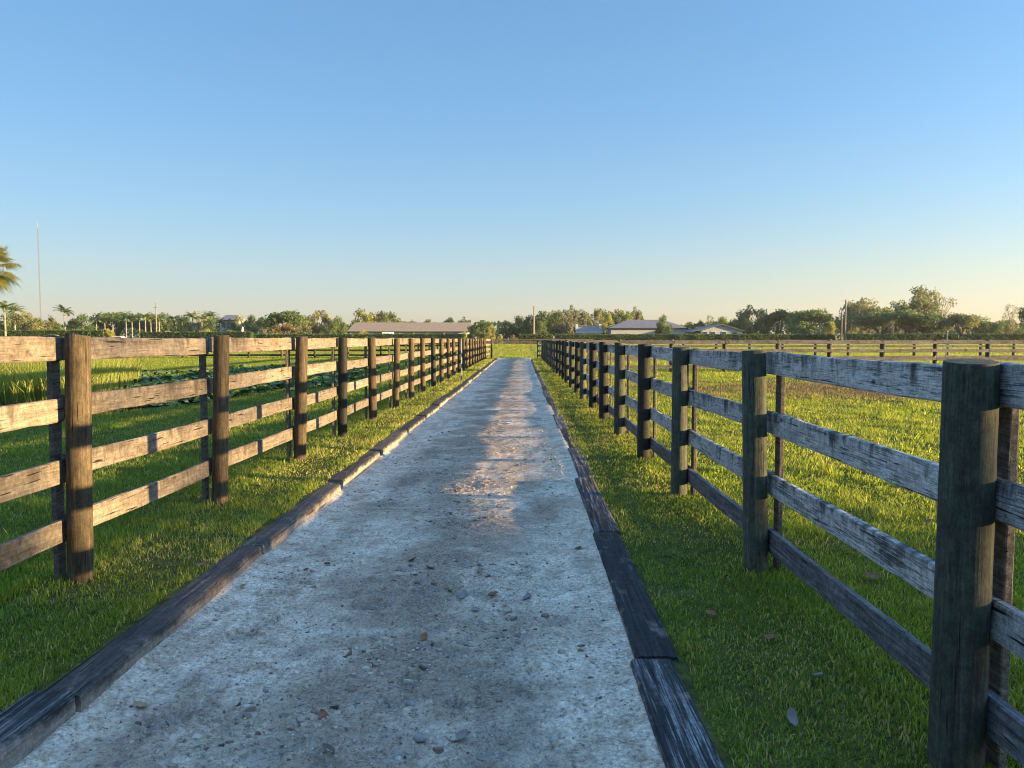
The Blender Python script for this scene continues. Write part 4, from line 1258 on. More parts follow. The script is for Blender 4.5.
D, MI, YE, BR, PA, RE = M_leaf_dark, M_leaf_mid, M_leaf_yel, M_leaf_brn, M_leaf_pale, M_leaf_red
tree_list = [
 (24, 308, 30, 168, 'dense', BR, "olive brown tree above the peach house at far left"),
 (9, 311, 28, 176, 'dense', MI, "green tree behind the two palms at far left"),
 (36, 320, 20, 176, 'bush', MI, "low bush right of the peach house"),
 (49, 313, 14, 178, 'bush', BR, "pointed brown-tipped bush between the mast and the lone palm"),
 (58, 322, 14, 172, 'bush', MI, "low green bush just left of the lone palm"),
 (73, 317, 18, 190, 'loose', MI, "small grey green tree right behind the lone palm"),
 (81, 313, 22, 225, 'dense', D, "dark tree between the lone palm and the palm row"),
 (98, 314, 20, 232, 'dense', D, "dark tree behind the first palms of the row"),
 (116, 306, 52, 236, 'round', D, "wide dark dome-shaped tree rising behind the palm row"),
 (146, 313, 24, 236, 'round', D, "dark tree behind the last palms of the row"),
 (164, 312, 22, 226, 'dense', MI, "green tree just right of the left utility pole"),
 (184, 314, 22, 228, 'dense', MI, "mid green tree behind the short palms"),
 (198, 306, 16, 215, 'bare', BR, "bare twiggy tree poking above the short palms"),
 (205, 313, 22, 226, 'dense', D, "dark tree under the bare twiggy tree"),
 (228, 318, 16, 190, 'loose', MI, "loose green tree in front of the dark-roofed house"),
 (240, 315, 18, 205, 'dense', MI, "green tree right of the dark-roofed house"),
 (251, 314, 17, 200, 'dense', D, "dark narrow tree left of the large round tree"),
 (264, 312, 20, 206, 'round', MI, "rounded tree touching the left side of the large round tree"),
 (287, 305, 48, 190, 'round', MI, "large round dark tree left of the long barn"),
 (284, 321, 30, 180, 'bush', RE, "rusty brown shrub below the large round tree"),
 (303, 320, 20, 184, 'bush', BR, "olive shrub right of the rusty shrub"),
 (318, 307, 30, 198, 'loose', BR, "loose olive tree right of the large round tree"),
 (331, 319, 14, 190, 'loose', MI, "short tree between loose olive tree and barn"),
 (339, 313, 17, 196, 'dense', MI, "green tree at the left corner of the long barn"),
 (362, 308, 26, 236, 'dense', YE, "yellow green tree rising behind the barn roof"),
 (382, 310, 22, 238, 'dense', BR, "brownish tree behind the barn roof right of the yellow green one"),
 (399, 317, 16, 250, 'loose', MI, "low tree behind the middle of the barn roof"),
 (411, 316, 18, 252, 'round', D, "small dark dome behind the barn roof"),
 (430, 317, 20, 255, 'loose', MI, "grey green tree behind the right half of the barn roof"),
 (449, 316, 18, 250, 'loose', D, "dark loose tree behind the right end of the barn roof"),
 (465, 316, 16, 252, 'loose', D, "farthest right tree peeping over the barn roof"),
 (481, 318, 26, 176, 'dense', D, "dark tree hiding the right end of the barn"),
 (491, 323, 13, 170, 'bush', YE, "yellow leaved shrub at the foot of the tree beside the barn"),
 (499.5, 333.5, 9, 158, 'bush', YE, "clipped round bush at the left of the lane's end"),
 (507, 320, 18, 232, 'dense', D, "dark tree beyond the lane's end, left one of the dark clump"),
 (519, 315, 24, 235, 'dense', D, "dark tree in the middle of the clump beyond the lane"),
 (530, 312, 20, 230, 'dense', D, "dark tree directly left of the central utility pole"),
 (545, 308, 26, 218, 'loose', MI, "tall green tree right of the central utility pole"),
 (540, 320, 18, 205, 'dense', MI, "lower green tree behind the central utility pole"),
 (557, 309, 22, 226, 'loose', BR, "olive tree left of the tallest pale one over the fence"),
 (570, 304, 22, 216, 'loose', PA, "tall pale olive tree left of the pinkish house"),
 (584, 310, 18, 230, 'loose', BR, "olive tree behind the pinkish house's left end"),
 (596, 307, 18, 234, 'loose', PA, "pale tree rising behind the pinkish house"),
 (608, 312, 14, 205, 'dense', YE, "yellow green tree between pinkish house and hipped barn"),
 (621, 307, 22, 236, 'dense', MI, "green tree behind the left hip of the hipped barn"),
 (633, 306, 18, 240, 'loose', PA, "brown tipped tree above the hipped barn's ridge"),
 (663, 314, 19, 176, 'dense', D, "dark round tree in front of the hipped barn"),
 (688, 320, 16, 240, 'loose', MI, "low tree right of the hipped barn"),
 (698, 319, 12, 246, 'loose', D, "thin tree above the white gabled house's left slope"),
 (709, 313.5, 11, 246, 'airy', D, "spindly tree standing above the white gabled house"),
 (721, 316, 20, 242, 'dense', MI, "green tree behind the white gabled house"),
 (733, 316, 20, 236, 'dense', D, "dark tree behind the right end of the gabled house"),
 (748, 304, 34, 216, 'loose', MI, "grey green tree with pale stems right of the gabled house"),
 (762, 308, 22, 226, 'dense', D, "dark tree right of the pale stemmed tree"),
 (777, 303.5, 36, 222, 'round', D, "dark rounded tree left of the broad umbrella-shaped tree"),
 (808, 303.5, 50, 200, 'round', MI, "broad umbrella-shaped tree left of the twin lamp poles"),
 (800, 320, 34, 188, 'bush', MI, "low bushes below the umbrella-shaped tree"),
 (827, 320, 16, 186, 'bush', YE, "bright green shrub left of the twin lamp poles"),
 (848, 301, 34, 216, 'dense', BR, "olive tree just right of the twin lamp poles"),
 (866, 294, 46, 220, 'dense', BR, "brown topped tree left of the tallest right-hand tree"),
 (878, 303, 58, 192, 'round', MI, "spreading grey green tree below the brown topped tree"),
 (914, 285, 48, 206, 'dense', BR, "tallest pale olive tree on the right"),
 (905, 304, 58, 188, 'round', MI, "dark green tree in front of the tallest right tree"),
 (936, 288, 32, 208, 'airy', PA, "airy see-through tree right of the tallest tree"),
 (930, 313, 34, 190, 'dense', MI, "dark tree under the airy see-through tree"),
 (957, 308, 38, 186, 'round', BR, "rounded olive tree right of the airy tree"),
 (978, 314, 36, 198, 'dense', D, "dark low tree right of the rounded olive tree"),
 (996, 318, 26, 204, 'loose', MI, "grey green tree left of the edge tree"),
 (1006, 302, 20, 190, 'airy', PA, "thin pale see-through tree near the right edge"),
 (1025, 299, 24, 158, 'dense', D, "dark tree cut off by the right edge of view"),
 (1048, 306, 40, 170, 'round', MI, "green tree just outside the right edge"),
 (890, 318, 26, 180, 'bare', BR, "bare branching shrub with pale stems above the right hedge"),
 (107, 327, 11, 160, 'bush', YE, "bright yellow green shrub ending the left hedge"),
 (166, 330, 16, 178, 'bush', YE, "yellow green shrub right of the left utility pole"),
 (205, 328, 26, 180, 'bush', YE, "yellow flowering shrub behind the middle of the hedge"),
 (232, 329, 24, 182, 'bush', YE, "yellow green shrub near the dark-roofed house"),
 (363, 329, 12, 190, 'bush', YE, "small shrub against the barn's left wall"),
 (514, 334, 9, 166, 'bush', RE, "reddish shrub at the left end of the hedge beyond the lane"),
 (152, 313, 30, 232, 'dense', D, "dark tree directly behind the left utility pole"),
 (176, 314, 30, 236, 'dense', MI, "green tree filling the gap behind the leftmost short palms"),
 (214, 316, 30, 236, 'dense', D, "dark tree behind the tallest short palm"),
 (236, 317, 26, 232, 'dense', D, "dark tree behind the roof of the dark-roofed house"),
 (556, 307, 30, 240, 'dense', MI, "dense green tree closing the gap left of the pinkish house"),
 (578, 309, 30, 246, 'dense', BR, "dense olive tree far behind the pinkish house"),
 (600, 308, 30, 246, 'dense', MI, "dense green tree behind the pinkish house's right end"),
 (618, 306, 30, 248, 'dense', BR, "dense olive tree behind the hipped barn's left end"),
 (637, 309, 22, 246, 'dense', D, "dark tree meeting the hipped barn's ridge"),
 (390, 311, 26, 244, 'dense', MI, "dense green tree behind the barn roof's left third"),
 (372, 309, 24, 244, 'dense', BR, "dense olive tree behind the barn roof's left end"),
 (893, 300, 40, 226, 'dense', MI, "dense green tree between brown topped and tallest trees"),
 (1000, 320, 40, 214, 'dense', D, "dark low tree behind the thin pale tree at right"),
]
for a in tree_list:
    tree(*a)

# palms
def palm_variant(seed, nf=17, L=2.6):
    r = np.random.default_rng(seed)
    V, T, A = [], [], []
    for f in range(nf):
        az = f * 2.399 + r.uniform(-.2, .2)
        el0 = r.uniform(0.1, 1.35)
        droop = r.uniform(0.9, 1.6) + (1.35 - el0) * 0.2
        p = np.array([0, 0, 8.3]); el = el0
        n = 20
        out = np.array([math.cos(az), math.sin(az), 0]); side = np.array([-math.sin(az), math.cos(az), 0])
        tt = r.uniform(0.2, 0.8)
        for i in range(n):
            u = i / n
            d = out * math.cos(el) + np.array([0, 0, math.sin(el)])
            q = p + d * (L / n)
            b = len(V)
            V += [p - side * 0.03, p + side * 0.03, q + side * 0.025, q - side * 0.025]
            T += [(b, b + 1, b + 2), (b, b + 2, b + 3)]; A += [tt] * 4
            ll = 0.75 * math.sin(math.pi * (0.12 + 0.84 * u)) ** 0.7
            for s in (-1, 1):
                tip = p + side * s * ll * 0.8 + d * ll * 0.45 + np.array([0, 0, -ll * r.uniform(0.15, 0.55)])
                b = len(V)
                V += [p, q, tip, (p + q) / 2 * 0.35 + tip * 0.65 - d * 0.05]
                T += [(b, b + 1, b + 2), (b, b + 2, b + 3)]; A += [np.clip(tt + r.normal(0, .15), 0, 1)] * 4
            p = q; el -= droop / n * (0.5 + 1.2 * u)
    crown = mesh_np("fronds", np.array(V), None, np.array(T), attr=np.array(A))
    mb = MB()
    zs = [-0.3, 0.0, 1.0, 3.0, 5.5, 7.2]; rs = [0.24, 0.22, 0.18, 0.20, 0.17, 0.13]
    for i in range(5):
        mb.add(tube((0, 0, zs[i]), (0, 0, zs[i + 1]), rs[i], rs[i + 1], 10))
    trunk = mb.mesh("trunk", True)
    shaft = MB().add(tube((0, 0, 7.2), (0, 0, 8.4), 0.19, 0.09, 10)).mesh("crownshaft", True)
    return crown, trunk, shaft
PV = [palm_variant(2000 + i) for i in range(4)]
def palm(px, ytop, y, label, group, wide=1.0):
    g = terr(y); H = px_top(ytop, y) - g
    t = empty("palm_tree", (px_x(px, y), y, g), random.uniform(0, 6.28))
    s = H / 10.2
    t.scale = (s * wide, s * wide, s)
    tag(t, label, "palm tree", group)
    c, tr, sh = PV[random.randrange(4)]
    obj("fronds", c, M_leaf_palm, t); obj("trunk", tr, M_bark_pale, t); obj("crownshaft", sh, M_shaft, t)
row = [94.5, 103, 111, 124.5, 130.5, 138, 144, 149.5, 158]
nm = ["leftmost", "second", "third", "fourth", "fifth", "sixth", "seventh", "eighth", "rightmost"]
for i, px in enumerate(row):
    palm(px, [315, 314, 312, 313, 312, 312, 310.5, 313, 313][i], 182 + 3 * (i % 3), "%s royal palm in the row of nine pale trunks" % nm[i] if i in (0, 8) else
         "%s palm from the left in the row of nine pale trunks" % nm[i], "royal palms in a row beyond the left hedge", 1.15)
for px, yt, y, lab in ((2, 299, 158, "taller palm at the left edge above the peach house"), (12, 303, 166, "palm right of the tallest one at the left edge"),
                       (62.5, 304.5, 186, "lone slender palm between the mast and the palm row"),
                       (172, 313, 196, "leftmost short palm right of the utility pole"), (181, 316, 198, "short palm second from the utility pole"),
                       (192, 311, 196, "short palm under the bare twiggy tree"), (201, 313, 200, "short palm right of the bare twiggy tree"),
                       (210, 309.5, 194, "tallest palm left of the dark-roofed house"), (219, 318, 190, "small palm at the dark-roofed house"),
                       (245, 321, 188, "small palm left of the large round tree")):
    palm(px, yt, y, lab, "palms scattered beyond the left hedge", 1.2)

# fan palm at the left edge
def fan_palm():
    y = 46.0
    x = px_x(-11, y); zc = px_top(264, y)
    t = empty("fan_palm", (x, y, 0))
    tag(t, "fan palm with golden fronds cut off by the left edge of view", "palm tree")
    r = np.random.default_rng(77)
    V, T, A = [], [], []
    for f in range(44):
        az = f * 2.399; el = 1.45 - 2.35 * ((f + 0.5) / 44) + r.normal(0, 0.12)
        d = np.array([math.cos(az) * math.cos(el), math.sin(az) * math.cos(el), math.sin(el)])
        side = np.array([-math.sin(az), math.cos(az), 0]); up = np.cross(d, side) * -1
        p0 = np.array([0, 0, zc - 0.15]); L = r.uniform(0.75, 1.05); p1 = p0 + d * L - np.array([0, 0, 0.10])
        b = len(V); V += [p0 - side * .03, p0 + side * .03, p1 + side * .015, p1 - side * .015]; T += [(b, b + 1, b + 2), (b, b + 2, b + 3)]
        tt = np.clip(0.75 - 0.25 * (f / 44) + r.normal(0, .15), 0, 1); A += [tt] * 4
        n = 26
        for k in range(n):
            a0 = (k / (n - 1) * 2 - 1) * 1.75
            ll = r.uniform(0.85, 1.05) * (1.0 - 0.18 * abs(a0) / 1.75)
            dd = d * math.cos(a0) + side * math.sin(a0)
            w = np.cross(dd, up); w /= np.linalg.norm(w)
            m = p1 + dd * ll * 0.55 + up * 0.08 * math.cos(a0 * 2)
            tip = p1 + dd * ll - np.array([0, 0, ll * r.uniform(0.15, 0.5)])
            b = len(V); V += [p1, m - w * 0.035, m + w * 0.035, tip]; T += [(b, b + 1, b + 2), (b + 1, b + 3, b + 2)]
            A += [np.clip(tt + r.normal(0, .12), 0, 1)] * 4
    obj("fronds", mesh_np("fan_fronds", np.array(V), None, np.array(T), attr=np.array(A)), M_leaf_sabal, t)
    mb = MB()
    for i in range(12):
        z0 = -0.2 + (zc + 0.2) * i / 12; z1 = -0.2 + (zc + 0.2) * (i + 1) / 12
        mb.add(tube((0, 0, z0), (0, 0, z1), 0.17 + 0.02 * (i % 2), 0.19 - 0.02 * (i % 2), 12))
    obj("trunk", mb.mesh("trunk", True), M_bark, t)
fan_palm()

# hedges
def hedge(px0, px1, ytop, y, label, mat, depth=2.0, dens=1.0):
    x0, x1 = px_x(px0, y), px_x(px1, y)
    H = px_top(ytop, y) - terr(y); L = x1 - x0
    o_y = y
    n = int(L * (2 * H + depth) * 42 * dens)
    face = rng.uniform(0, 1, n)
    u = rng.uniform(0, L, n)
    tot = 2 * H + depth
    s = face * tot
    zz = np.where(s < H, s, np.where(s < H + depth, H, s - H - depth))
    yy = np.where(s < H, -depth / 2, np.where(s < H + depth, (s - H) - depth / 2, depth / 2))
    wob = (fbm(u * 0.5 + px0, zz * 0.8 + yy, 5, 3) - 0.5) * 0.5
    P = np.stack([u, yy + np.where(np.abs(yy) > depth / 2 - .01, wob * np.sign(yy), 0) + rng.normal(0, .07, n), zz + np.where(zz >= H - .01, wob * 0.5, 0) + rng.normal(0, .06, n)], -1)
    V, Q = leaf_cards(P, rng.uniform(0.09, 0.2, n))
    # woody core so that nothing shows through
    c = MB().box(0.1, L - 0.1, -depth / 2 + 0.12, depth / 2 - 0.12, -0.1, H - 0.12)
    base = len(V)
    V = np.concatenate([V, np.array(c.V)]); Q = np.concatenate([Q, np.array(c.F) + base])
    tint = np.concatenate([np.repeat(np.clip(0.4 + wob * 1.2 + rng.normal(0, .2, n), 0, 1), 4), np.zeros(8)])
    o = obj("hedge", mesh_np("hedge", V, Q, attr=tint), mat, loc=(x0, o_y, terr(y)))
    tag(o, label, "hedge", "clipped hedges across the far side of the pastures")
hedge(-40, 104, 330.5, 160, "clipped hedge at far left in front of the peach house", M_leaf_hedge)
hedge(140, 252, 332.2, 168, "clipped hedge running right from the left utility pole", M_leaf_hedge)
hedge(250, 474, 334.4, 172, "long low hedge in front of the long brown-roofed barn", M_leaf_hedge)
hedge(519, 553, 335, 160, "short clipped hedge beyond the end of the lane", leaf_mat("hedge_bright", (0.035, 0.06, 0.014), (0.10, 0.125, 0.03)))
hedge(555, 790, 334.6, 174, "long hedge in front of the hipped barn and gabled house", M_leaf_hedge)
hedge(789, 832, 335.0, 166, "dark short hedge below the umbrella-shaped tree", M_leaf_dark)
hedge(846, 1075, 334.4, 150, "tall dark hedge closing the right paddock", M_leaf_dark)

# lime coloured plant near barn end
tree(465, 330.5, 9, 150, 'bush', M_leaf_lime, "pale lime green plant in front of the barn's right end")

# far wood closing the horizon
def far_wood():
    V, T, A = [], [], []
    n = 26000
    x = rng.uniform(-330, 330, n); y = 330 + rng.normal(0, 8, n)
    top = 5.0 + 4.5 * fbm(x * 0.06, x * 0 + 3, 7, 4)
    z = 0.5 + top * rng.uniform(0, 1, n) ** 0.7
    v, q = leaf_cards(np.stack([x, y, z], -1), rng.uniform(0.5, 1.1, n))
    t = np.repeat(np.clip(rng.normal(.4, .25, n), 0, 1), 4)
    o = obj("far_wood", mesh_np("far_wood", v, q, attr=t), M_leaf_dark)
    tag(o, "distant belt of woodland along the horizon", "woodland", kind="stuff")
far_wood()

# unseen trees added on the right to cast shade over the foreground
def shade_tree(x, y, W, H, lab, kind='round'):
    t = empty("tree", (x, y, 0), random.uniform(0, 6)); t.scale = (W / 9.6, W / 9.6, H / 9.9)
    tag(t, lab, "tree", "unseen trees added off to the right for shade")
    obj("crown", TV[kind][1][0], D, t); obj("trunk", TV[kind][1][1], M_bark, t)
for k in range(6):
    shade_tree(50.0 + random.uniform(-1, 1), -3.3 - 3.2 - 4.2 * k, 7.0, 6.5, "unseen dense low tree added for shade off to the right behind the camera, %s of six" % ORD[k])
for k in range(6):
    shade_tree(46.0 + random.uniform(-.5, .5), -2.6 - 2.7 - 3.6 * k, 6.6, 6.1, "unseen dense bush-like tree added for shade in the front row off to the right, %s of six" % ORD[k], 'bush')
for k, yy in enumerate((-4.6, -10.6, -14.6, -19.0)):
    shade_tree(56.0 + random.uniform(-1, 1), yy, 4.2, 10.0, "unseen tall open-crowned tree added for shade off to the right behind the camera, %s of four" % ORD[k], 'airy')

# ------------------------------------------------------------------ poles, mast
def pole(px, ytop, y, r, label, arm=None, square=False):
    g = terr(y); H = px_top(ytop, y) - g
    t = empty("utility_pole", (px_x(px, y), y, g))
    tag(t, label, "pole")
    if square:
        obj("shaft", MB().add(tube((0, 0, -0.4), (0, 0, H), r * 1.25, r, 4)).mesh("shaft"), M_concrete, t, rot=(0, 0, 0.3))
    else:
        obj("shaft", MB().add(tube((0, 0, -0.4), (0, 0, H), r * 1.2, r, 10)).mesh("shaft", True), M_concrete, t)
    if arm:
        w, dz = arm
        obj("crossarm", MB().box(-w, w, -0.05 - r, 0.05 - r, H - dz - 0.12, H - dz).mesh("crossarm"), M_steel, t)
        m = MB()
        for s in (-0.9, 0.9):
            m.add(tube((s * w, -r, H - dz), (s * w, -r, H - dz + 0.25), 0.05, 0.04, 8))
        obj("insulator", m.mesh("insulator"), M_steel, t)
    return t
pole(155, 303, 172, 0.10, "slim utility pole with small crossarm among the palms at left", (0.5, 0.9))
pole(534, 306, 166, 0.19, "pale square utility pole straight beyond the lane's end", None, True)
pole(839, 311, 168, 0.12, "shorter of the twin lamp poles on the right")
t = pole(842.5, 300, 166, 0.15, "taller of the twin poles on the right with wide crossarm", (1.0, 0.25))

def mast():
    M_mast = plain("mast_steel", (0.10, 0.10, 0.105), 0.7, 0.1, 2, 0)
    y = 205.0; g = terr(y); H = px_top(228, y) - g
    t = empty("radio_mast", (px_x(38.5, y), y, g))
    tag(t, "very tall thin grey radio mast rising above the left trees", "mast")
    m = MB(); s = 0.14; leg = [(s, 0), (-s * .5, s * .87), (-s * .5, -s * .87)]
    for a in leg:
        m.add(tube((a[0], a[1], -.2), (a[0], a[1], H), 0.026, 0.02, 5))
    obj("legs", m.mesh("legs"), M_mast, t)
    m = MB(); n = 60
    for i in range(n):
        z0, z1 = H * i / n, H * (i + 1) / n
        for k in range(3):
            a, b = leg[k], leg[(k + 1) % 3]
            m.add(tube((a[0], a[1], z0), (b[0], b[1], z1), 0.016, 0.016, 3))
    obj("bracing", m.mesh("bracing"), M_mast, t)
    obj("spike", MB().add(tube((0, 0, H), (0, 0, H + 1.6), 0.04, 0.02, 5)).mesh("spike"), M_steel, t)
mast()

# ------------------------------------------------------------------ buildings
def building(px0, px1, y, yridge, yeave, depth, roof_mat, wall_mat, label, hip_l=0.0, hip_r=0.0, over=0.6, wins=(), doors=(), cols=(), chim=(), name="barn", cat="barn"):
    g = terr(y)
    x0, x1 = px_x(px0, y), px_x(px1, y)
    L = x1 - x0
    ze, zr = px_top(yeave, y) - g, px_top(yridge, y) - g
    t = empty(name, (x0, y, g))
    tag(t, label, cat)
    o = over
    # walls (box up to the eaves plus gables)
    w = MB().box(o, L - o, o, depth - o, -0.2, ze - 0.02)
    for xx, h in ((o + 0.001, hip_l), (L - o - 0.001, hip_r)):
        if h == 0:
            w.poly([(xx, o, ze - 0.02), (xx, depth - o, ze - 0.02), (xx, depth / 2, zr - 0.25)])
    obj("wall", w.mesh("wall"), wall_mat, t)
    th = 0.14
    r = MB()
    A, B = (0, 0), (L, 0)
    RL, RRt = hip_l * L, L - hip_r * L
    up = [(0, 0, ze), (L, 0, ze), (RRt, depth / 2, zr), (RL, depth / 2, zr), (L, depth, ze), (0, depth, ze)]
    lo = [(p[0], p[1], p[2] - th) for p in up]
    V = up + lo
    F = [(0, 1, 2, 3), (4, 5, 3, 2), (6, 9, 8, 7), (10, 8, 9, 11), (0, 6, 7, 1), (4, 10, 11, 5)]
    F += [(5, 0, 3), (1, 4, 2), (11, 9, 6), (7, 8, 10), (0, 5, 11, 6), (1, 7, 10, 4)]
    rf = obj("roof", mesh_py("roof", V, F), roof_mat, t)
    obj("fascia", MB().box(0.0, L, -0.05, -0.004, ze - 0.30, ze - 0.02).mesh("fascia"), M_dark if roof_mat is not M_roof_pink else M_trim, t)
    for (a, b, za, zb) in wins:
        f = obj("window", MB().box(a * L, b * L, o - 0.07, o - 0.003, za, zb).mesh("window"), M_trim, t)
        obj("pane", MB().box(a * L + .08, b * L - .08, o - 0.09, o - 0.072, za + .08, zb - .08).mesh("pane"), M_glass, f)
    for (a, b, zb) in doors:
        obj("doorway", MB().box(a * L, b * L, o - 0.06, o - 0.003, 0, zb).mesh("doorway"), M_dark, t)
    for a in cols:
        obj("column", MB().box(a * L - .1, a * L + .1, 0.1, 0.3, 0, ze - 0.15).mesh("column"), M_trim, t)
    for a in chim:
        obj("chimney", MB().box(a * L - .3, a * L + .3, depth * .25, depth * .25 + .7, ze - 0.3, zr + 0.35).mesh("chimney"), M_trim, rf)
    return t
building(346.5, 470, 198, 322, 331.3, 9.5, M_roof_brown, M_wall_pale, "long low barn with a brown roof left of the lane", hip_l=0.04, hip_r=0.0,
         wins=((.19, .22, 1.0, 2.0), (.33, .36, 1.0, 2.0), (.60, .63, 1.0, 2.0), (.74, .77, 1.0, 2.0), (.88, .91, 1.0, 2.0)),
         doors=((.08, .13, 2.3), (.25, .30, 2.3), (.45, .52, 2.4), (.66, .71, 2.3), (.81, .85, 2.3)), cols=(.03, .17, .31, .43, .54, .65, .79, .95))
building(575.5, 602.5, 192, 325.3, 331.5, 7.0, M_roof_pink, M_wall_white, "small pale house with a pinkish roof right of the lane", over=0.3,
         wins=((.25, .38, 0.9, 1.8), (.60, .73, 0.9, 1.8)), doors=((.46, .54, 1.9),), chim=(.06, .93), name="house", cat="house")
building(609, 687, 190, 319.3, 327.8, 11.0, M_roof_grey, M_wall_white, "white barn with a grey hipped roof behind a round tree", hip_l=0.27, hip_r=0.27, over=0.5,
         wins=((.08, .12, 1.2, 2.2), (.28, .33, 1.2, 2.2), (.80, .85, 1.2, 2.2)), doors=((.45, .52, 2.3),))
# gabled white house: its gable end faces the lane
def gable_house():
    y = 188.0; g = terr(y)
    x0, x1 = px_x(700, y), px_x(741, y)
    W = x1 - x0; Ln = 12.0
    ze = px_top(330.5, y) - g; zr = px_top(324.2, y) - g
    t = empty("house", (x0, y, g), 0.0)
    tag(t, "white house with a low grey gable and four small windows", "house")
    w = MB().box(0, W, 0, Ln, -.2, ze - 0.1)
    w.poly([(0, 0.0, ze - 0.1), (W, 0.0, ze - 0.1), (W / 2, 0.0, zr - 0.15)])
    obj("wall", w.mesh("wall"), M_wall_white, t)
    e = 0.55
    up = [(-e - 2.0, -e, ze - 0.3), (-e - 2.0, Ln + e, ze - 0.3), (W / 2 - 0.0, Ln + e, zr), (W / 2, -e, zr), (W + e, Ln + e, ze - 0.1), (W + e, -e, ze - 0.1)]
    V = up + [(p[0], p[1], p[2] - 0.15) for p in up]
    F = [(0, 3, 2, 1), (3, 5, 4, 2), (6, 7, 8, 9), (9, 8, 10, 11), (0, 6, 9, 3), (3, 9, 11, 5), (0, 1, 7, 6), (5, 11, 10, 4), (1, 2, 8, 7), (2, 4, 10, 8)]
    obj("roof", mesh_py("roof", V, F), M_roof_grey, t)
    for a in (.05, .24, .50, .76):
        f = obj("window", MB().box(a * W, a * W + 1.1, -0.08, -0.003, ze - 1.05, ze - 0.25).mesh("window"), M_trim, t)
        obj("pane", MB().box(a * W + .08, a * W + 1.02, -0.10, -0.082, ze - .97, ze - .33).mesh("pane"), M_glass, f)
gable_house()
building(217, 236, 206, 314.5, 320, 8.0, M_roof_grey, M_wall_white, "house with a dark roof showing between the left palms", hip_l=0.15, hip_r=0.15, over=0.4,
         wins=((.2, .35, 1.0, 2.0), (.6, .75, 1.0, 2.0)), doors=((.45, .54, 2.1),), name="house", cat="house")
def peach():
    y = 178.0; g = terr(y)
    x0, x1 = px_x(-22, y), px_x(28, y); L = x1 - x0
    ze = px_top(325.0, y) - g; zr = px_top(319.5, y) - g
    t = empty("house", (x0, y, g))
    tag(t, "peach walled house with arched openings at far left", "house")
    obj("wall", MB().box(0, L, 0, 8, -.2, ze).mesh("wall"), M_wall_peach, t)
    up = [(-.5, -.5, ze), (L + .5, -.5, ze), (L - 3, 4, zr), (3, 4, zr), (L + .5, 8.5, ze), (-.5, 8.5, ze)]
    V = up + [(p[0], p[1], p[2] - .16) for p in up]
    F = [(0, 1, 2, 3), (4, 5, 3, 2), (6, 9, 8, 7), (10, 8, 9, 11), (0, 6, 7, 1), (4, 10, 11, 5), (5, 0, 3), (1, 4, 2), (11, 9, 6), (7, 8, 10), (0, 5, 11, 6), (1, 7, 10, 4)]
    obj("roof", mesh_py("roof", V, F), plain("roof_terracotta", (0.30, 0.17, 0.11), 0.9, 0.2, 3, 0.3), t)
    for k in range(6):
        cx = L * (0.12 + 0.155 * k)
        pts = [(cx - .55, -.02, .1), (cx + .55, -.02, .1)] + [(cx + .55 * math.cos(a), -.02, 1.55 + .6 * math.sin(a)) for a in np.linspace(0, math.pi, 9)]
        m = MB(); n = len(pts)
        m.V = pts + [(p[0], -.06, p[2]) for p in pts]
        m.F = [tuple(range(n, 2 * n)), tuple(range(n - 1, -1, -1))] + [(i, (i + 1) % n, n + (i + 1) % n, n + i) for i in range(n)]
        obj("archway", m.mesh("archway"), M_dark, t)
peach()

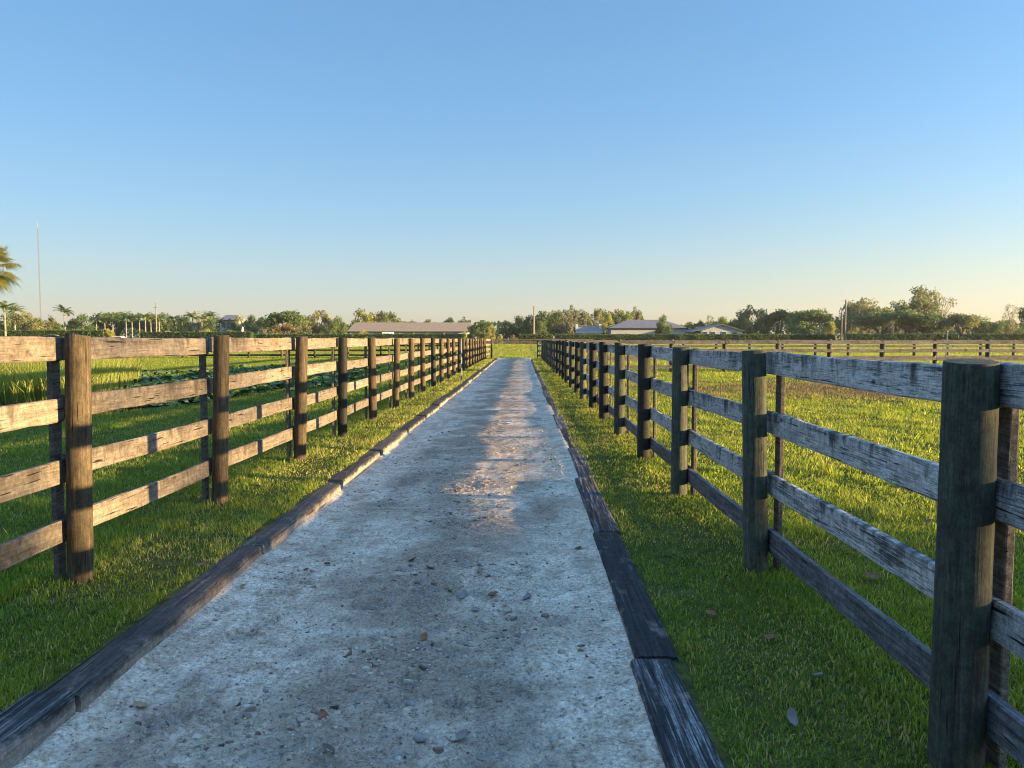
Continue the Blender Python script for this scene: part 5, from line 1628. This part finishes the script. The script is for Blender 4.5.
# vehicles seen over the hedges
def vehicle(px, y, L, H, W, label, name, cat, boxy, rz=0.0):
    g = terr(y)
    t = empty(name, (px_x(px, y), y, g), rz)
    tag(t, label, cat)
    if boxy:
        prof = [(-.5, .14), (.5, .14), (.5, .45), (.46, .55), (.40, .95), (.36, 1.0), (-.48, 1.0), (-.5, .96)]
        glass = [(.41, .58), (.455, .58), (.41, .88), (.385, .88)]
    else:
        prof = [(-.5, .2), (.5, .2), (.5, .5), (.46, .56), (.22, .62), (.10, .95), (.05, 1.0), (-.36, 1.0), (-.44, .93), (-.5, .6)]
        glass = [(-.42, .64), (.19, .64), (.08, .93), (-.36, .93)]
    def ext(pr, w0, w1):
        n = len(pr); m = MB()
        m.V = [(a * L, w0, b * H) for a, b in pr] + [(a * L, w1, b * H) for a, b in pr]
        m.F = [tuple(range(n)), tuple(range(2 * n - 1, n - 1, -1))] + [(i, n + i, n + (i + 1) % n, (i + 1) % n) for i in range(n)]
        return m
    obj("body", ext(prof, -W / 2, W / 2).mesh("body"), M_car, t)
    obj("window", ext(glass, -W / 2 - .012, -W / 2 - .002).mesh("window"), M_glass, t)
    obj("window", ext(glass, W / 2 + .002, W / 2 + .012).mesh("window"), M_glass, t)
    for sx in (-.3, .31):
        for sy in (-1, 1):
            w = obj("wheel", MB().add(tube((sx * L, sy * (W / 2 - .02), .34), (sx * L, sy * (W / 2 + .04) , .34), .34, .34, 16)).mesh("tyre", True), M_tyre, t)
            obj("hub", MB().add(tube((sx * L, sy * (W / 2 + .042), .34), (sx * L, sy * (W / 2 + .055), .34), .19, .17, 12)).mesh("hub"), M_steel, w)
vehicle(119, 178, 4.6, 1.65, 1.8, "white parked car behind the gap between the left hedges", "parked_car", "car", False)
vehicle(388.5, 190, 2.9, 2.75, 1.9, "white box van parked in front of the long barn", "parked_van", "van", True)

# ------------------------------------------------------------------ evening air
def haze():
    M = bpy.data.materials.new("haze"); M.use_nodes = True
    nt = M.node_tree
    nt.nodes.remove(nt.nodes["Principled BSDF"])
    v = nt.nodes.new("ShaderNodeVolumePrincipled")
    v.inputs["Color"].default_value = (0.86, 0.90, 0.95, 1)
    v.inputs["Density"].default_value = HAZE
    v.inputs["Anisotropy"].default_value = 0.2
    nt.links.new(v.outputs[0], nt.nodes["Material Output"].inputs["Volume"])
    o = obj("haze", MB().box(-900, 900, -130, 900, -1.2, 36).mesh("haze"), M)
    tag(o, "thin evening haze softening the far trees", "haze", kind="stuff")
HAZE = 0.00011
haze()
